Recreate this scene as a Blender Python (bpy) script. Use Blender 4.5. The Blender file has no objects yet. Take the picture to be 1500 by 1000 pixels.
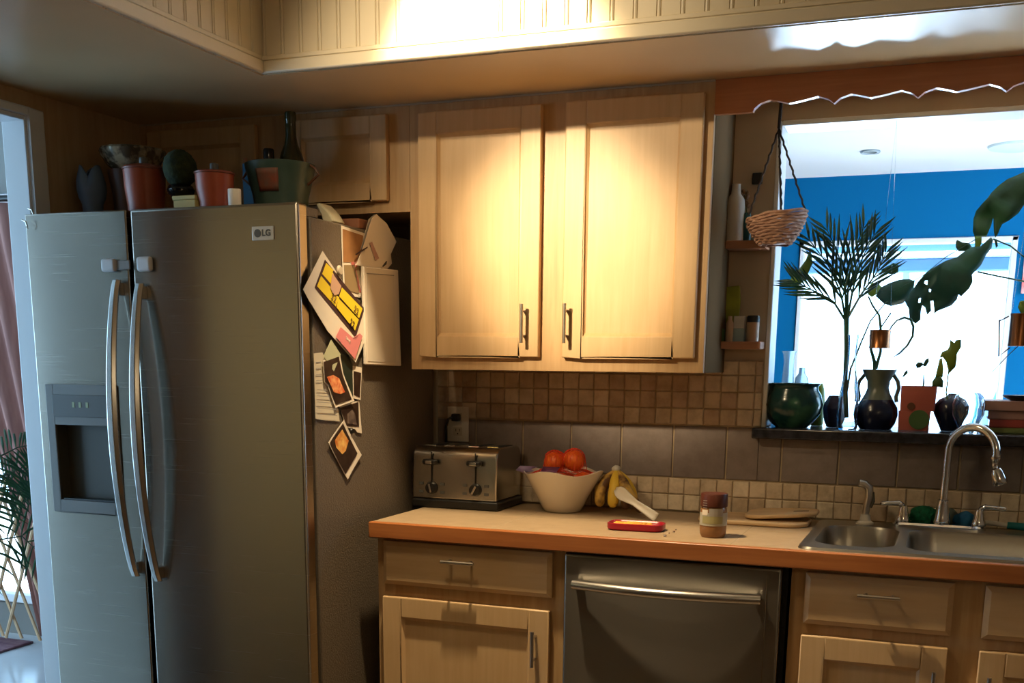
import bpy, bmesh, math, random
from mathutils import Vector, Matrix, noise
random.seed(7)
C = bpy.context.scene.collection
PI = math.pi
# ------------------------------------------------------------------ camera
CAM = Vector((1.3508, -3.2107, 1.3409))
F, CY = 1628.06, 368.74
yaw, pitch, roll = 0.365421, -0.205535, 0.010232
fwd = Vector((-math.sin(yaw)*math.cos(pitch), math.cos(yaw)*math.cos(pitch), math.sin(pitch)))
r0 = Vector((math.cos(yaw), math.sin(yaw), 0)); u0 = r0.cross(fwd)
RT = r0*math.cos(roll) + u0*math.sin(roll); UP = -r0*math.sin(roll) + u0*math.cos(roll)
cd = bpy.data.cameras.new('camera'); cam = bpy.data.objects.new('camera', cd); C.objects.link(cam)
cd.sensor_fit = 'HORIZONTAL'; cd.sensor_width = 36; cd.lens = F/1500*36; cd.shift_y = CY/1500; cd.clip_start = .05
M3 = Matrix((RT, UP, -fwd)).transposed()
cam.matrix_world = Matrix.Translation(CAM) @ M3.to_4x4()
bpy.context.scene.camera = cam

def at(u, v, X=None, Y=None, Z=None):
    """the point of the photograph's ray (u, v) on the plane X, Y or Z = const"""
    d = RT*(u-750)/F - UP*(v-500-CY)/F + fwd
    i, t = [(i, t) for i, t in enumerate((X, Y, Z)) if t is not None][0]
    return CAM + d*((t-CAM[i])/d[i])
def pxs(p):
    """metres per pixel at point p"""
    return (Vector(p)-CAM).dot(fwd)/F

# ------------------------------------------------------------------ materials
def newmat(name):
    m = bpy.data.materials.new(name); m.use_nodes = True
    nt = m.node_tree; b = nt.nodes['Principled BSDF']
    return m, nt, b
def N(nt, t, **k):
    n = nt.nodes.new(t)
    for a, v in k.items():
        if a in n.inputs: n.inputs[a].default_value = v
        else: setattr(n, a, v)
    return n
def L(nt, a, b): nt.links.new(a, b)
def c4(c): return (c[0], c[1], c[2], 1)
def mat(name, col, rough=.5, metal=0, col2=None, scale=8, stretch=(1, 1, 1), bump=0, spec=.5, detail=3, lo=.35, hi=.65, trans=0, ior=1.45, coat=0, aniso=0, sss=0, emit=0):
    m, nt, b = newmat(name)
    b.inputs['Base Color'].default_value = c4(col); b.inputs['Roughness'].default_value = rough
    b.inputs['Metallic'].default_value = metal; b.inputs['Specular IOR Level'].default_value = spec
    b.inputs['Transmission Weight'].default_value = trans; b.inputs['IOR'].default_value = ior
    b.inputs['Coat Weight'].default_value = coat; b.inputs['Anisotropic'].default_value = aniso
    if sss: b.inputs['Subsurface Weight'].default_value = sss; b.inputs['Subsurface Scale'].default_value = .01
    if emit: b.inputs['Emission Color'].default_value = c4(col); b.inputs['Emission Strength'].default_value = emit
    if col2 or bump:
        tc = N(nt, 'ShaderNodeTexCoord'); mp = N(nt, 'ShaderNodeMapping'); mp.inputs['Scale'].default_value = stretch
        L(nt, tc.outputs['Object'], mp.inputs[0])
        no = N(nt, 'ShaderNodeTexNoise'); no.inputs['Scale'].default_value = scale; no.inputs['Detail'].default_value = detail
        L(nt, mp.outputs[0], no.inputs[0])
        if col2:
            cr = N(nt, 'ShaderNodeValToRGB'); cr.color_ramp.elements[0].color = c4(col); cr.color_ramp.elements[1].color = c4(col2)
            cr.color_ramp.elements[0].position = lo; cr.color_ramp.elements[1].position = hi
            L(nt, no.outputs[0], cr.inputs[0]); L(nt, cr.outputs[0], b.inputs['Base Color'])
        if bump:
            bp = N(nt, 'ShaderNodeBump'); bp.inputs['Strength'].default_value = bump; bp.inputs['Distance'].default_value = .01
            L(nt, no.outputs[0], bp.inputs['Height']); L(nt, bp.outputs[0], b.inputs['Normal'])
    return m

def wood(name, c1, c2, grain='z', rough=.42, knots=True):
    m, nt, b = newmat(name)
    st = {'z': (9, 9, .55), 'x': (.55, 9, 9), 'y': (9, .55, 9)}[grain]
    tc = N(nt, 'ShaderNodeTexCoord'); mp = N(nt, 'ShaderNodeMapping'); mp.inputs['Scale'].default_value = st
    L(nt, tc.outputs['Object'], mp.inputs[0])
    n1 = N(nt, 'ShaderNodeTexNoise'); n1.inputs['Scale'].default_value = 6; n1.inputs['Detail'].default_value = 8; n1.inputs['Roughness'].default_value = .6; n1.inputs['Distortion'].default_value = .4
    L(nt, mp.outputs[0], n1.inputs[0])
    cr = N(nt, 'ShaderNodeValToRGB'); e = cr.color_ramp.elements
    e[0].color = c4(c1); e[0].position = .3; e[1].color = c4(c2); e[1].position = .68
    L(nt, n1.outputs[0], cr.inputs[0])
    n2 = N(nt, 'ShaderNodeTexNoise'); n2.inputs['Scale'].default_value = 5.5; n2.inputs['Detail'].default_value = 2
    L(nt, tc.outputs['Object'], n2.inputs[0])
    cr2 = N(nt, 'ShaderNodeValToRGB'); e = cr2.color_ramp.elements; e[0].position = .25; e[1].position = .7
    e[0].color = (.84, .80, .76, 1); e[1].color = (1, 1, 1, 1)
    L(nt, n2.outputs[0], cr2.inputs[0])
    mx = N(nt, 'ShaderNodeMixRGB'); mx.blend_type = 'MULTIPLY'; mx.inputs[0].default_value = .7
    L(nt, cr.outputs[0], mx.inputs[1]); L(nt, cr2.outputs[0], mx.inputs[2]); L(nt, mx.outputs[0], b.inputs['Base Color'])
    b.inputs['Roughness'].default_value = rough
    bp = N(nt, 'ShaderNodeBump'); bp.inputs['Strength'].default_value = .08; bp.inputs['Distance'].default_value = .004
    L(nt, n1.outputs[0], bp.inputs['Height']); L(nt, bp.outputs[0], b.inputs['Normal'])
    return m

def grid_tile(name, cols, pitch, off=(0, 0), axes='XZ', rough=.5, blot=.35, seed=0):
    """colour drawn per tile from object coordinates + stone mottling"""
    m, nt, b = newmat(name)
    tc = N(nt, 'ShaderNodeTexCoord'); sp = N(nt, 'ShaderNodeSeparateXYZ'); L(nt, tc.outputs['Object'], sp.inputs[0])
    cb = N(nt, 'ShaderNodeCombineXYZ')
    for i, a in enumerate(axes):
        ad = N(nt, 'ShaderNodeMath', operation='SUBTRACT'); ad.inputs[1].default_value = off[i]
        L(nt, sp.outputs['XYZ'.index(a)], ad.inputs[0])
        dv = N(nt, 'ShaderNodeMath', operation='DIVIDE'); dv.inputs[1].default_value = pitch[i]; L(nt, ad.outputs[0], dv.inputs[0])
        fl = N(nt, 'ShaderNodeMath', operation='FLOOR'); L(nt, dv.outputs[0], fl.inputs[0]); L(nt, fl.outputs[0], cb.inputs[i])
    cb.inputs[2].default_value = seed
    wn = N(nt, 'ShaderNodeTexWhiteNoise'); L(nt, cb.outputs[0], wn.inputs[0])
    cr = N(nt, 'ShaderNodeValToRGB'); e = cr.color_ramp.elements
    while len(e) < len(cols): e.new(.5)
    for i, c in enumerate(cols): e[i].position = i/(len(cols)-1); e[i].color = c4(c)
    L(nt, wn.outputs[0], cr.inputs[0])
    no = N(nt, 'ShaderNodeTexNoise'); no.inputs['Scale'].default_value = 26; no.inputs['Detail'].default_value = 7; no.inputs['Roughness'].default_value = .65
    L(nt, tc.outputs['Object'], no.inputs[0])
    c2 = N(nt, 'ShaderNodeValToRGB'); c2.color_ramp.elements[0].position = .3; c2.color_ramp.elements[1].position = .6
    c2.color_ramp.elements[0].color = (1-blot, 1-blot*1.1, 1-blot*1.25, 1); c2.color_ramp.elements[1].color = (1, 1, 1, 1)
    L(nt, no.outputs[0], c2.inputs[0])
    mx = N(nt, 'ShaderNodeMixRGB'); mx.blend_type = 'MULTIPLY'; mx.inputs[0].default_value = 1
    L(nt, cr.outputs[0], mx.inputs[1]); L(nt, c2.outputs[0], mx.inputs[2]); L(nt, mx.outputs[0], b.inputs['Base Color'])
    b.inputs['Roughness'].default_value = rough
    bp = N(nt, 'ShaderNodeBump'); bp.inputs['Strength'].default_value = .25; bp.inputs['Distance'].default_value = .004
    L(nt, no.outputs[0], bp.inputs['Height']); L(nt, bp.outputs[0], b.inputs['Normal'])
    return m

def steel(name, col=(.52, .5, .47), rough=.3, brush='x', aniso=.7, bump=.03):
    m, nt, b = newmat(name)
    b.inputs['Base Color'].default_value = c4(col); b.inputs['Metallic'].default_value = 1; b.inputs['Roughness'].default_value = rough
    tc = N(nt, 'ShaderNodeTexCoord'); mp = N(nt, 'ShaderNodeMapping')
    mp.inputs['Scale'].default_value = {'x': (2, 2, 400), 'z': (300, 300, 1.5)}[brush]
    L(nt, tc.outputs['Object'], mp.inputs[0])
    no = N(nt, 'ShaderNodeTexNoise'); no.inputs['Scale'].default_value = 2; no.inputs['Detail'].default_value = 4
    L(nt, mp.outputs[0], no.inputs[0])
    bp = N(nt, 'ShaderNodeBump'); bp.inputs['Strength'].default_value = bump; bp.inputs['Distance'].default_value = .002
    L(nt, no.outputs[0], bp.inputs['Height']); L(nt, bp.outputs[0], b.inputs['Normal'])
    mr = N(nt, 'ShaderNodeMapRange'); mr.inputs['To Min'].default_value = rough*.85; mr.inputs['To Max'].default_value = rough*1.2
    L(nt, no.outputs[0], mr.inputs[0]); L(nt, mr.outputs[0], b.inputs['Roughness'])
    if aniso:
        b.inputs['Anisotropic'].default_value = aniso
        cx = N(nt, 'ShaderNodeCombineXYZ'); cx.inputs[0].default_value = 1 if brush == 'z' else 0; cx.inputs[2].default_value = 0 if brush == 'z' else 1
        L(nt, cx.outputs[0], b.inputs['Tangent'])
    return m

MAPLE_A, MAPLE_B = (.60, .395, .20), (.67, .46, .25)
M = dict(
 maple=wood('maple_upright_grain', MAPLE_A, MAPLE_B, 'z'),
 maple_h=wood('maple_level_grain', MAPLE_A, MAPLE_B, 'x'),
 maple_d=wood('maple_frame', (.47, .285, .13), (.6, .40, .21), 'z'),
 oak=wood('counter_edge_oak', (.33, .105, .03), (.46, .165, .05), 'x', .35),
 valance=wood('stained_valance_wood', (.40, .13, .045), (.52, .19, .07), 'x', .35),
 board=wood('cutting_board_wood', (.62, .42, .22), (.72, .52, .3), 'x', .55),
 shelfw=wood('shelf_wood', (.36, .16, .09), (.48, .24, .14), 'x', .5),
 gatew=wood('gate_wood', (.5, .3, .16), (.62, .4, .22), 'z', .5),
 soffit=mat('soffit_paint', (.62, .46, .26), .34, col2=(.67, .50, .29), scale=3, bump=.02),
 bead=mat('cream_beadboard_paint', (.62, .54, .40), .45),
 wallp=mat('beige_wall_paint', (.50, .41, .30), .6, col2=(.46, .37, .27), scale=5, bump=.05),
 panelw=wood('paneling_wood', (.46, .32, .18), (.56, .40, .24), 'z', .5),
 white=mat('white_trim_paint', (.74, .76, .78), .4),
 bluewall=mat('blue_wall_paint', (.0, .105, .27), .7, spec=.1),
 ceilw=mat('white_ceiling_paint', (.85, .86, .87), .8),
 offwhite=mat('off_white_wall', (.7, .72, .74), .7),
 leftwall=mat('grey_wall_paint', (.20, .19, .17), .7),
 floork=grid_tile('kitchen_floor_tile', [(.25, .17, .1), (.3, .21, .13), (.22, .15, .09)], (.33, .33), axes='XY'),
 floorl=mat('pale_floor_tile', (.55, .56, .58), .18, col2=(.48, .5, .52), scale=3),
 floorn=mat('light_floor', (.6, .52, .42), .4),
 grout=mat('tile_grout', (.42, .33, .22), .85, col2=(.36, .28, .18), scale=40),
 tsmall=grid_tile('tumbled_stone_tile', [(.66, .54, .39), (.56, .44, .31), (.74, .64, .49), (.50, .38, .26), (.68, .58, .43), (.78, .69, .54)], (.04712, .0477), off=(0, .9175)),
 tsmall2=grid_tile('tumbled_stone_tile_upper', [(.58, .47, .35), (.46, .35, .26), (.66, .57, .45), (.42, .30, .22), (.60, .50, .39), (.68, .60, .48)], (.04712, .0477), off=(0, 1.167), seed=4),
 tbig=grid_tile('grey_brown_band_tile', [(.185, .15, .14), (.21, .17, .155), (.17, .14, .13)], (.1555, .2), off=(0, 1.0), blot=.22, rough=.45),
 ctile=grid_tile('counter_top_tile', [(.37, .265, .16), (.41, .295, .18), (.39, .28, .17)], (.31, .31), off=(-.036, -.60), axes='XY', blot=.12, rough=.42),
 steel=steel('brushed_stainless_steel', (.40, .36, .305), .25, 'x', .93, bump=.008),
 steeld=steel('dishwasher_stainless', (.29, .27, .24), .3, 'x', .8),
 steelh=steel('handle_stainless', (.55, .53, .5), .24, 'z', 0),
 chrome=mat('chrome', (.72, .71, .7), .1, 1),
 nickel=mat('satin_nickel', (.55, .5, .44), .28, 1),
 sinks=mat('sink_steel', (.36, .34, .30), .32, 1, bump=.03, scale=60),
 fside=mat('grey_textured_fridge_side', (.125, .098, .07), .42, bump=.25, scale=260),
 black=mat('black_plastic', (.012, .011, .01), .35),
 gasket=mat('dark_rubber', (.01, .01, .01), .7),
 dgrey=mat('dark_grey_plastic', (.085, .083, .075), .4),
 mgrey=mat('mid_grey_plastic', (.17, .165, .15), .4),
 lgrey=mat('light_grey_plastic', (.62, .61, .61), .45),
 wplastic=mat('white_plastic', (.72, .68, .6), .35),
 sill=mat('black_polished_stone', (.012, .013, .018), .22, col2=(.03, .03, .04), scale=60),
 terra=mat('terracotta_glaze', (.34, .065, .025), .4, col2=(.28, .05, .02), scale=14),
 terram=mat('matt_terracotta', (.38, .11, .06), .75, col2=(.30, .08, .05), scale=20),
 brown=mat('brown_glaze', (.10, .04, .02), .35),
 tulip=mat('blue_grey_ceramic', (.14, .21, .34), .55, col2=(.11, .17, .28), scale=18, bump=.1),
 topiary=mat('topiary_green', (.012, .022, .008), .9, col2=(.03, .045, .015), scale=60, bump=.4),
 blackgl=mat('gloss_black_ceramic', (.008, .008, .008), .08),
 yellowp=mat('cream_yellow_card', (.62, .55, .25), .6),
 teal=mat('teal_glaze', (.035, .07, .06), .35, col2=(.06, .10, .085), scale=10),
 redpatch=mat('faded_red_paint', (.24, .06, .035), .6, col2=(.15, .08, .06), scale=30),
 greeng=mat('dark_green_bottle_glass', (.03, .035, .012), .06, spec=.8),
 glass=mat('clear_glass', (.93, .97, 1), .02, trans=1, ior=1.45),
 bglass=mat('blue_tinted_glass', (.8, .93, 1), .12, trans=.75, ior=1.45),
 ornate=mat('patterned_silver_glass', (.10, .08, .055), .25, .2, col2=(.5, .43, .3), scale=38, lo=.45, hi=.6),
 bowl=mat('white_glazed_ceramic', (.76, .70, .60), .25, coat=.3),
 orange=mat('orange_peel', (.85, .16, .015), .4, bump=.15, scale=220),
 net=mat('red_orange_net', (.85, .07, .03), .45),
 banana=mat('ripe_banana_skin', (.74, .50, .05), .5, col2=(.16, .07, .02), scale=26, lo=.56, hi=.68),
 bananab=mat('brown_spotted_banana_skin', (.55, .34, .07), .5, col2=(.10, .045, .02), scale=22, lo=.44, hi=.58),
 redp=mat('red_plastic', (.28, .008, .02), .3),
 egg=mat('yellow_food_scraps', (.80, .42, .06), .6, col2=(.6, .25, .03), scale=60, bump=.3),
 pbrown=mat('peanut_butter_in_jar', (.24, .115, .045), .25),
 lidb=mat('dark_brown_lid', (.085, .022, .012), .4),
 paper=mat('white_paper', (.68, .60, .49), .75),
 paperc=mat('cream_paper', (.56, .49, .36), .8),
 paperg=mat('pale_green_note', (.42, .42, .26), .8),
 pink=mat('pink_print', (.62, .2, .2), .7),
 yprint=mat('yellow_print', (.72, .52, .02), .7),
 ink=mat('dark_brown_ink', (.045, .015, .015), .7),
 inkr=mat('faded_red_ink', (.45, .12, .1), .7),
 inkg=mat('grey_ink', (.3, .27, .23), .7),
 phbk=mat('dark_photo_print', (.025, .012, .008), .3, col2=(.05, .03, .02), scale=40),
 phor=mat('orange_food_photo', (.62, .10, .03), .35, col2=(.85, .42, .18), scale=70),
 phye=mat('golden_food_photo', (.55, .16, .03), .35, col2=(.8, .5, .15), scale=50),
 phgr=mat('grey_figure_photo', (.07, .05, .045), .35, col2=(.2, .15, .12), scale=40),
 kraft=mat('brown_kraft_card', (.34, .16, .055), .7, col2=(.26, .115, .04), scale=20),
 wicker=mat('wicker_weave', (.30, .16, .11), .7, col2=(.46, .27, .19), scale=50, bump=.3),
 rope=mat('dark_cord', (.02, .014, .012), .8),
 leaf=mat('dark_green_leaf', (.008, .045, .012), .42, col2=(.015, .075, .02), scale=14),
 leafb=mat('bluish_green_leaf', (.01, .05, .035), .4, col2=(.015, .08, .045), scale=14),
 leafy=mat('yellow_green_leaf', (.16, .24, .02), .45, col2=(.09, .17, .02), scale=14),
 stem=mat('green_stem', (.03, .06, .02), .5),
 potgreen=mat('mottled_green_glaze', (.006, .03, .03), .18, col2=(.05, .15, .08), scale=11, lo=.5, hi=.72),
 potdark=mat('navy_black_glaze', (.008, .012, .035), .2),
 potgrey=mat('grey_green_drip_glaze', (.10, .12, .09), .3, col2=(.07, .09, .07), scale=20),
 copper=mat('aged_copper', (.34, .14, .06), .3, .9),
 redcube=mat('red_clay', (.40, .10, .07), .7, col2=(.34, .08, .06), scale=12),
 greenring=mat('green_painted_clay', (.05, .11, .03), .6),
 bookr=mat('red_book_cover', (.34, .05, .04), .5), bookp=mat('pale_pink_book_cover', (.42, .25, .22), .5),
 bookg=mat('olive_book_cover', (.16, .2, .06), .5), page=mat('book_pages', (.6, .52, .42), .8),
 scrubg=mat('green_scrubber', (.0, .085, .04), .8, col2=(.0, .16, .07), scale=90, bump=.8),
 blueb=mat('blue_cloth', (.01, .13, .34), .7, col2=(.02, .2, .42), scale=20, bump=.4),
 tealb=mat('teal_rubber', (.01, .22, .24), .5),
 greyc=mat('grey_green_cloth', (.10, .13, .11), .8, col2=(.16, .18, .15), scale=30, bump=.4),
 wbottle=mat('chalky_white_ceramic', (.50, .46, .40), .7),
 ygbag=mat('yellow_green_packet', (.36, .38, .03), .5, col2=(.16, .20, .02), scale=14),
 beigej=mat('beige_jar', (.48, .33, .22), .5), mintb=mat('pale_blue_box', (.30, .40, .42), .6),
 curtain=mat('dusky_pink_curtain', (.33, .15, .12), .8, col2=(.26, .11, .09), scale=6, stretch=(6, 6, .5)),
 rug=mat('plum_rug', (.12, .05, .07), .95, col2=(.2, .1, .11), scale=30),
 awning=mat('grey_blue_awning', (.05, .13, .22), .6), awnw=mat('white_gutter', (.8, .85, .9), .5),
 bottlew=mat('frosted_white_label', (.5, .48, .44), .5),
)

def pane_mat():
    m, nt, b = newmat('window_pane_glass'); nt.nodes.remove(b)
    t = N(nt, 'ShaderNodeBsdfTransparent'); g = N(nt, 'ShaderNodeBsdfGlossy'); g.inputs['Roughness'].default_value = .02
    fr_ = N(nt, 'ShaderNodeFresnel'); fr_.inputs[0].default_value = 1.35; mx = N(nt, 'ShaderNodeMixShader')
    L(nt, fr_.outputs[0], mx.inputs[0]); L(nt, t.outputs[0], mx.inputs[1]); L(nt, g.outputs[0], mx.inputs[2])
    L(nt, mx.outputs[0], nt.nodes['Material Output'].inputs[0]); return m
M['pane'] = pane_mat()
# ------------------------------------------------------------------ mesh helper
class MB:
    def __init__(s): s.v = []; s.f = []; s.T = None
    def add(s, vs, fs):
        b = len(s.v)
        for p in vs:
            p = Vector(p); s.v.append(s.T @ p if s.T else p)
        s.f += [[b+i for i in f] for f in fs]; return s
    def box(s, x0, x1, y0, y1, z0, z1):
        vs = [(x, y, z) for z in (z0, z1) for y in (y0, y1) for x in (x0, x1)]
        return s.add(vs, [(0, 2, 3, 1), (4, 5, 7, 6), (0, 1, 5, 4), (2, 6, 7, 3), (0, 4, 6, 2), (1, 3, 7, 5)])
    def lathe(s, prof, c=(0, 0, 0), seg=40, wob=None, cap=True, sq=(1, 1)):
        vs, fs = [], []; n = len(prof)
        for j, (r, z) in enumerate(prof):
            for i in range(seg):
                a = 2*PI*i/seg; rr = r*(wob(a, j/(n-1)) if wob else 1)
                vs.append((c[0]+rr*math.cos(a)*sq[0], c[1]+rr*math.sin(a)*sq[1], c[2]+z))
        for j in range(n-1):
            for i in range(seg):
                k = (i+1) % seg; fs.append((j*seg+i, j*seg+k, (j+1)*seg+k, (j+1)*seg+i))
        if cap:
            if prof[0][0] > 1e-4: fs.append(tuple(reversed(range(seg))))
            if prof[-1][0] > 1e-4: fs.append(tuple((n-1)*seg+i for i in range(seg)))
        return s.add(vs, fs)
    def tube(s, pts, r, seg=10, flat=1):
        pts = [Vector(p) for p in pts]; n = len(pts); vs, fs = [], []
        rs = r if isinstance(r, (list, tuple)) else [r]*n
        t0 = (pts[1]-pts[0]).normalized(); a = Vector((0, 0, 1)) if abs(t0.z) < .9 else Vector((1, 0, 0))
        nx = t0.cross(a).normalized()
        for i, p in enumerate(pts):
            t = (pts[min(i+1, n-1)]-pts[max(i-1, 0)]).normalized()
            nx = (nx-t*nx.dot(t)).normalized(); ny = t.cross(nx)
            for k in range(seg):
                q = 2*PI*k/seg; vs.append(p+nx*math.cos(q)*rs[i]+ny*math.sin(q)*rs[i]*flat)
        for i in range(n-1):
            for k in range(seg):
                l = (k+1) % seg; fs.append((i*seg+k, i*seg+l, (i+1)*seg+l, (i+1)*seg+k))
        fs.append(tuple(reversed(range(seg)))); fs.append(tuple((n-1)*seg+k for k in range(seg)))
        return s.add(vs, fs)
    def prism(s, poly, d):
        """closed polygon (3D points) pushed along vector d"""
        n = len(poly); d = Vector(d); poly = [Vector(p) for p in poly]
        vs = poly+[p+d for p in poly]
        fs = [tuple(range(n)), tuple(reversed(range(n, 2*n)))]+[(i, n+i, n+(i+1) % n, (i+1) % n) for i in range(n)]
        return s.add(vs, fs)
    def sphere(s, c, r, seg=24, rings=14, sc=(1, 1, 1), nz=0):
        vs, fs = [], []
        for j in range(rings+1):
            th = PI*j/rings
            for i in range(seg):
                a = 2*PI*i/seg; d = Vector((math.sin(th)*math.cos(a), math.sin(th)*math.sin(a), -math.cos(th)))
                k = r*(1+(nz*noise.noise(d*3+Vector(c)*9) if nz else 0))
                vs.append((c[0]+d.x*k*sc[0], c[1]+d.y*k*sc[1], c[2]+d.z*k*sc[2]))
        for j in range(rings):
            for i in range(seg):
                k = (i+1) % seg; fs.append((j*seg+i, j*seg+k, (j+1)*seg+k, (j+1)*seg+i))
        return s.add(vs, fs)
    def build(s, name, m, parent=None, bevel=0, sub=0, smooth=True, solid=0, ang=38, seg=2, tag=None):
        off = Vector((0, 0, 0)); p = parent
        while p: off += p.location; p = p.parent
        if parent is None and s.v:
            lo = Vector([min(q[i] for q in s.v) for i in range(3)]); hi = Vector([max(q[i] for q in s.v) for i in range(3)])
            if tag != 'structure': off = Vector(((lo.x+hi.x)/2, (lo.y+hi.y)/2, lo.z))
        me = bpy.data.meshes.new(name); me.from_pydata([tuple(q-off) for q in s.v], [], s.f); me.update()
        bm = bmesh.new(); bm.from_mesh(me); bmesh.ops.remove_doubles(bm, verts=bm.verts, dist=1e-6); bmesh.ops.recalc_face_normals(bm, faces=bm.faces); bm.to_mesh(me); bm.free()
        if smooth:
            me.shade_smooth(); me.set_sharp_from_angle(angle=math.radians(ang))
        me.materials.append(M[m] if isinstance(m, str) else m)
        o = bpy.data.objects.new(name, me); C.objects.link(o)
        if parent: o.parent = parent
        else: o.location = off
        if solid: md = o.modifiers.new('solid', 'SOLIDIFY'); md.thickness = solid; md.offset = 0
        if bevel: md = o.modifiers.new('bevel', 'BEVEL'); md.width = bevel; md.segments = seg; md.limit_method = 'ANGLE'; md.angle_limit = math.radians(40)
        if sub: md = o.modifiers.new('sub', 'SUBSURF'); md.levels = sub; md.render_levels = sub
        return o
def thing(name, label, cat, loc=(0, 0, 0), group=None):
    o = bpy.data.objects.new(name, None); C.objects.link(o); o.location = loc; o.empty_display_size = .05
    o['label'] = label; o['category'] = cat
    if group: o['group'] = group
    return o
def tag(o, label, cat, group=None):
    o['label'] = label; o['category'] = cat
    if group: o['group'] = group
    return o
def struct(name, mb, m, parent=None, **k):
    o = mb.build(name, m, parent, tag='structure', **k)
    if parent is None: o['kind'] = 'structure'
    return o
def box(*a): return MB().box(*a)
def text(s_, size, m, parent, origin, xdir, ydir, depth=.0004, name='lettering', align='CENTER', bold=0):
    cu = bpy.data.curves.new('t', 'FONT'); cu.body = s_; cu.size = size; cu.extrude = depth; cu.align_x = align; cu.align_y = 'CENTER'; cu.offset = bold
    o = bpy.data.objects.new('t', cu); C.objects.link(o); bpy.context.view_layer.update()
    dg = bpy.context.evaluated_depsgraph_get(); me = bpy.data.meshes.new_from_object(o.evaluated_get(dg)); bpy.data.objects.remove(o)
    me.name = name; me.materials.clear(); me.materials.append(M[m])
    X = Vector(xdir).normalized(); Yv = Vector(ydir).normalized(); Z = X.cross(Yv)
    off = Vector((0, 0, 0)); p = parent
    while p: off += p.location; p = p.parent
    R3 = Matrix((X, Yv, Z)).transposed().to_4x4()
    me.transform(Matrix.Translation(Vector(origin)-off) @ R3)
    t = bpy.data.objects.new(name, me); C.objects.link(t); t.parent = parent
    return t

# ================================================================== SETTING
XW = -.978; YU = -.295; ZS = 2.025; ZC = .914; XL = -.078; XR = .758; OP = .872; ZT = 1.976; ZSILL = 1.167
# kitchen shell
struct('floor', box(XW, 2.7, -4.3, .12, -.05, 0), 'floork')
wb = struct('wall_back', MB().box(XW-.0, OP, 0, .1, 0, 2.5).box(OP, 2.3, 0, .1, 0, 1.137).box(OP, 2.3, 0, .1, ZT, 2.5).box(2.3, 2.7, 0, .1, 0, 2.5), 'wallp')
DY0, DY1, DZ = -.752, -1.26, 1.962     # doorway in the left wall
struct('wall_left', MB().box(XW-.06, XW, DY0, .12, 0, 2.5).box(XW-.06, XW, DY1, DY0, DZ, 2.5), 'panelw')
struct('wall_left', box(XW-.06, XW, DY1-.29, DY1, 0, 2.5), mat('dark_brown_wall_panel', (.16, .095, .045), .6))
struct('wall_left', box(XW-.06, XW, -4.3, DY1-.29, 0, 2.5), mat('pale_green_wall_paint', (.62, .61, .44), .6))
struct('wall_right', box(2.7, 2.78, -4.3, .1, 0, 2.5), 'wallp')
struct('wall_front', box(XW-.08, 2.78, -4.4, -4.3, 0, 2.5), 'wallp')
XT, YT, ZT2 = -.285, -.689, 2.46
struct('ceiling', MB().box(XW, 2.7, YT+.006, 0, ZS, ZS+.06).box(XW, XT-.006, -4.3, YT+.006, ZS, ZS+.06).box(XT-.006, 2.7, -4.3, -3.706, ZS, ZS+.06).box(2.206, 2.7, -3.706, YT+.006, ZS, ZS+.06), 'soffit')
struct('ceiling', box(XW, 2.7, -4.3, 0, ZT2, ZT2+.05), 'bead')
def beadboard(a, b, z0, z1, nrm, pitch=.052):
    """bead-and-groove panel from a to b"""
    a = Vector(a); b = Vector(b); d = (b-a); Ln = d.length; d.normalize(); nrm = Vector(nrm); mb = MB(); n = int(Ln/pitch)
    prof = []
    x = 0
    while x < Ln-.001:
        for dx, h in ((0, 0), (.0015, -.003), (.003, 0), (.006, .0012), (.009, 0), (.0105, -.003), (.012, 0)):
            if x+dx < Ln: prof.append((x+dx, h))
        x += pitch
    prof.append((Ln, 0))
    vs = []; fs = []
    for x, h in prof:
        p = a+d*x+nrm*h; vs += [(p.x, p.y, z0), (p.x, p.y, z1)]
    for i in range(len(prof)-1): fs.append((2*i, 2*i+2, 2*i+3, 2*i+1))
    return mb.add(vs, fs)
for (a, b, nr) in (((XT, YT, 0), (2.2, YT, 0), (0, -1, 0)), ((XT, -3.7, 0), (XT, YT, 0), (1, 0, 0)), ((2.2, YT, 0), (2.2, -3.7, 0), (-1, 0, 0)), ((2.2, -3.7, 0), (XT, -3.7, 0), (0, 1, 0))):
    struct('trim_1', beadboard(a, b, ZS, ZT2, nr), 'bead', ang=20)
# moulding around the foot of the tray
for (x0, x1, y0, y1) in ((XT, 2.2, YT-.012, YT), (XT, XT+.012, -3.7, YT-.012)):
    struct('trim_2', box(x0, x1, y0, y1, ZS+.0005, ZS+.03), 'bead', bevel=.004)
    dx = .006
    struct('trim_3', box(x0+(dx if x1-x0 < .1 else .006)*0, x1-(.005 if x1-x0 < .1 else 0), y0+(.005 if y1-y0 < .1 else 0), y1, ZS+.031, ZS+.042), 'bead', bevel=.002)
# caulk line between cabinets and soffit
mb = MB(); n = 120
for i in range(n):
    x = XW+(XR-XW)*i/n; w = (XR-XW)/n
    h = .004+.003*abs(noise.noise(Vector((x*40, 0, 0))))
    mb.box(x, x+w, YU-.004, YU, ZS-h, ZS-.0005)
struct('trim_4', mb, 'wallp')
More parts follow.
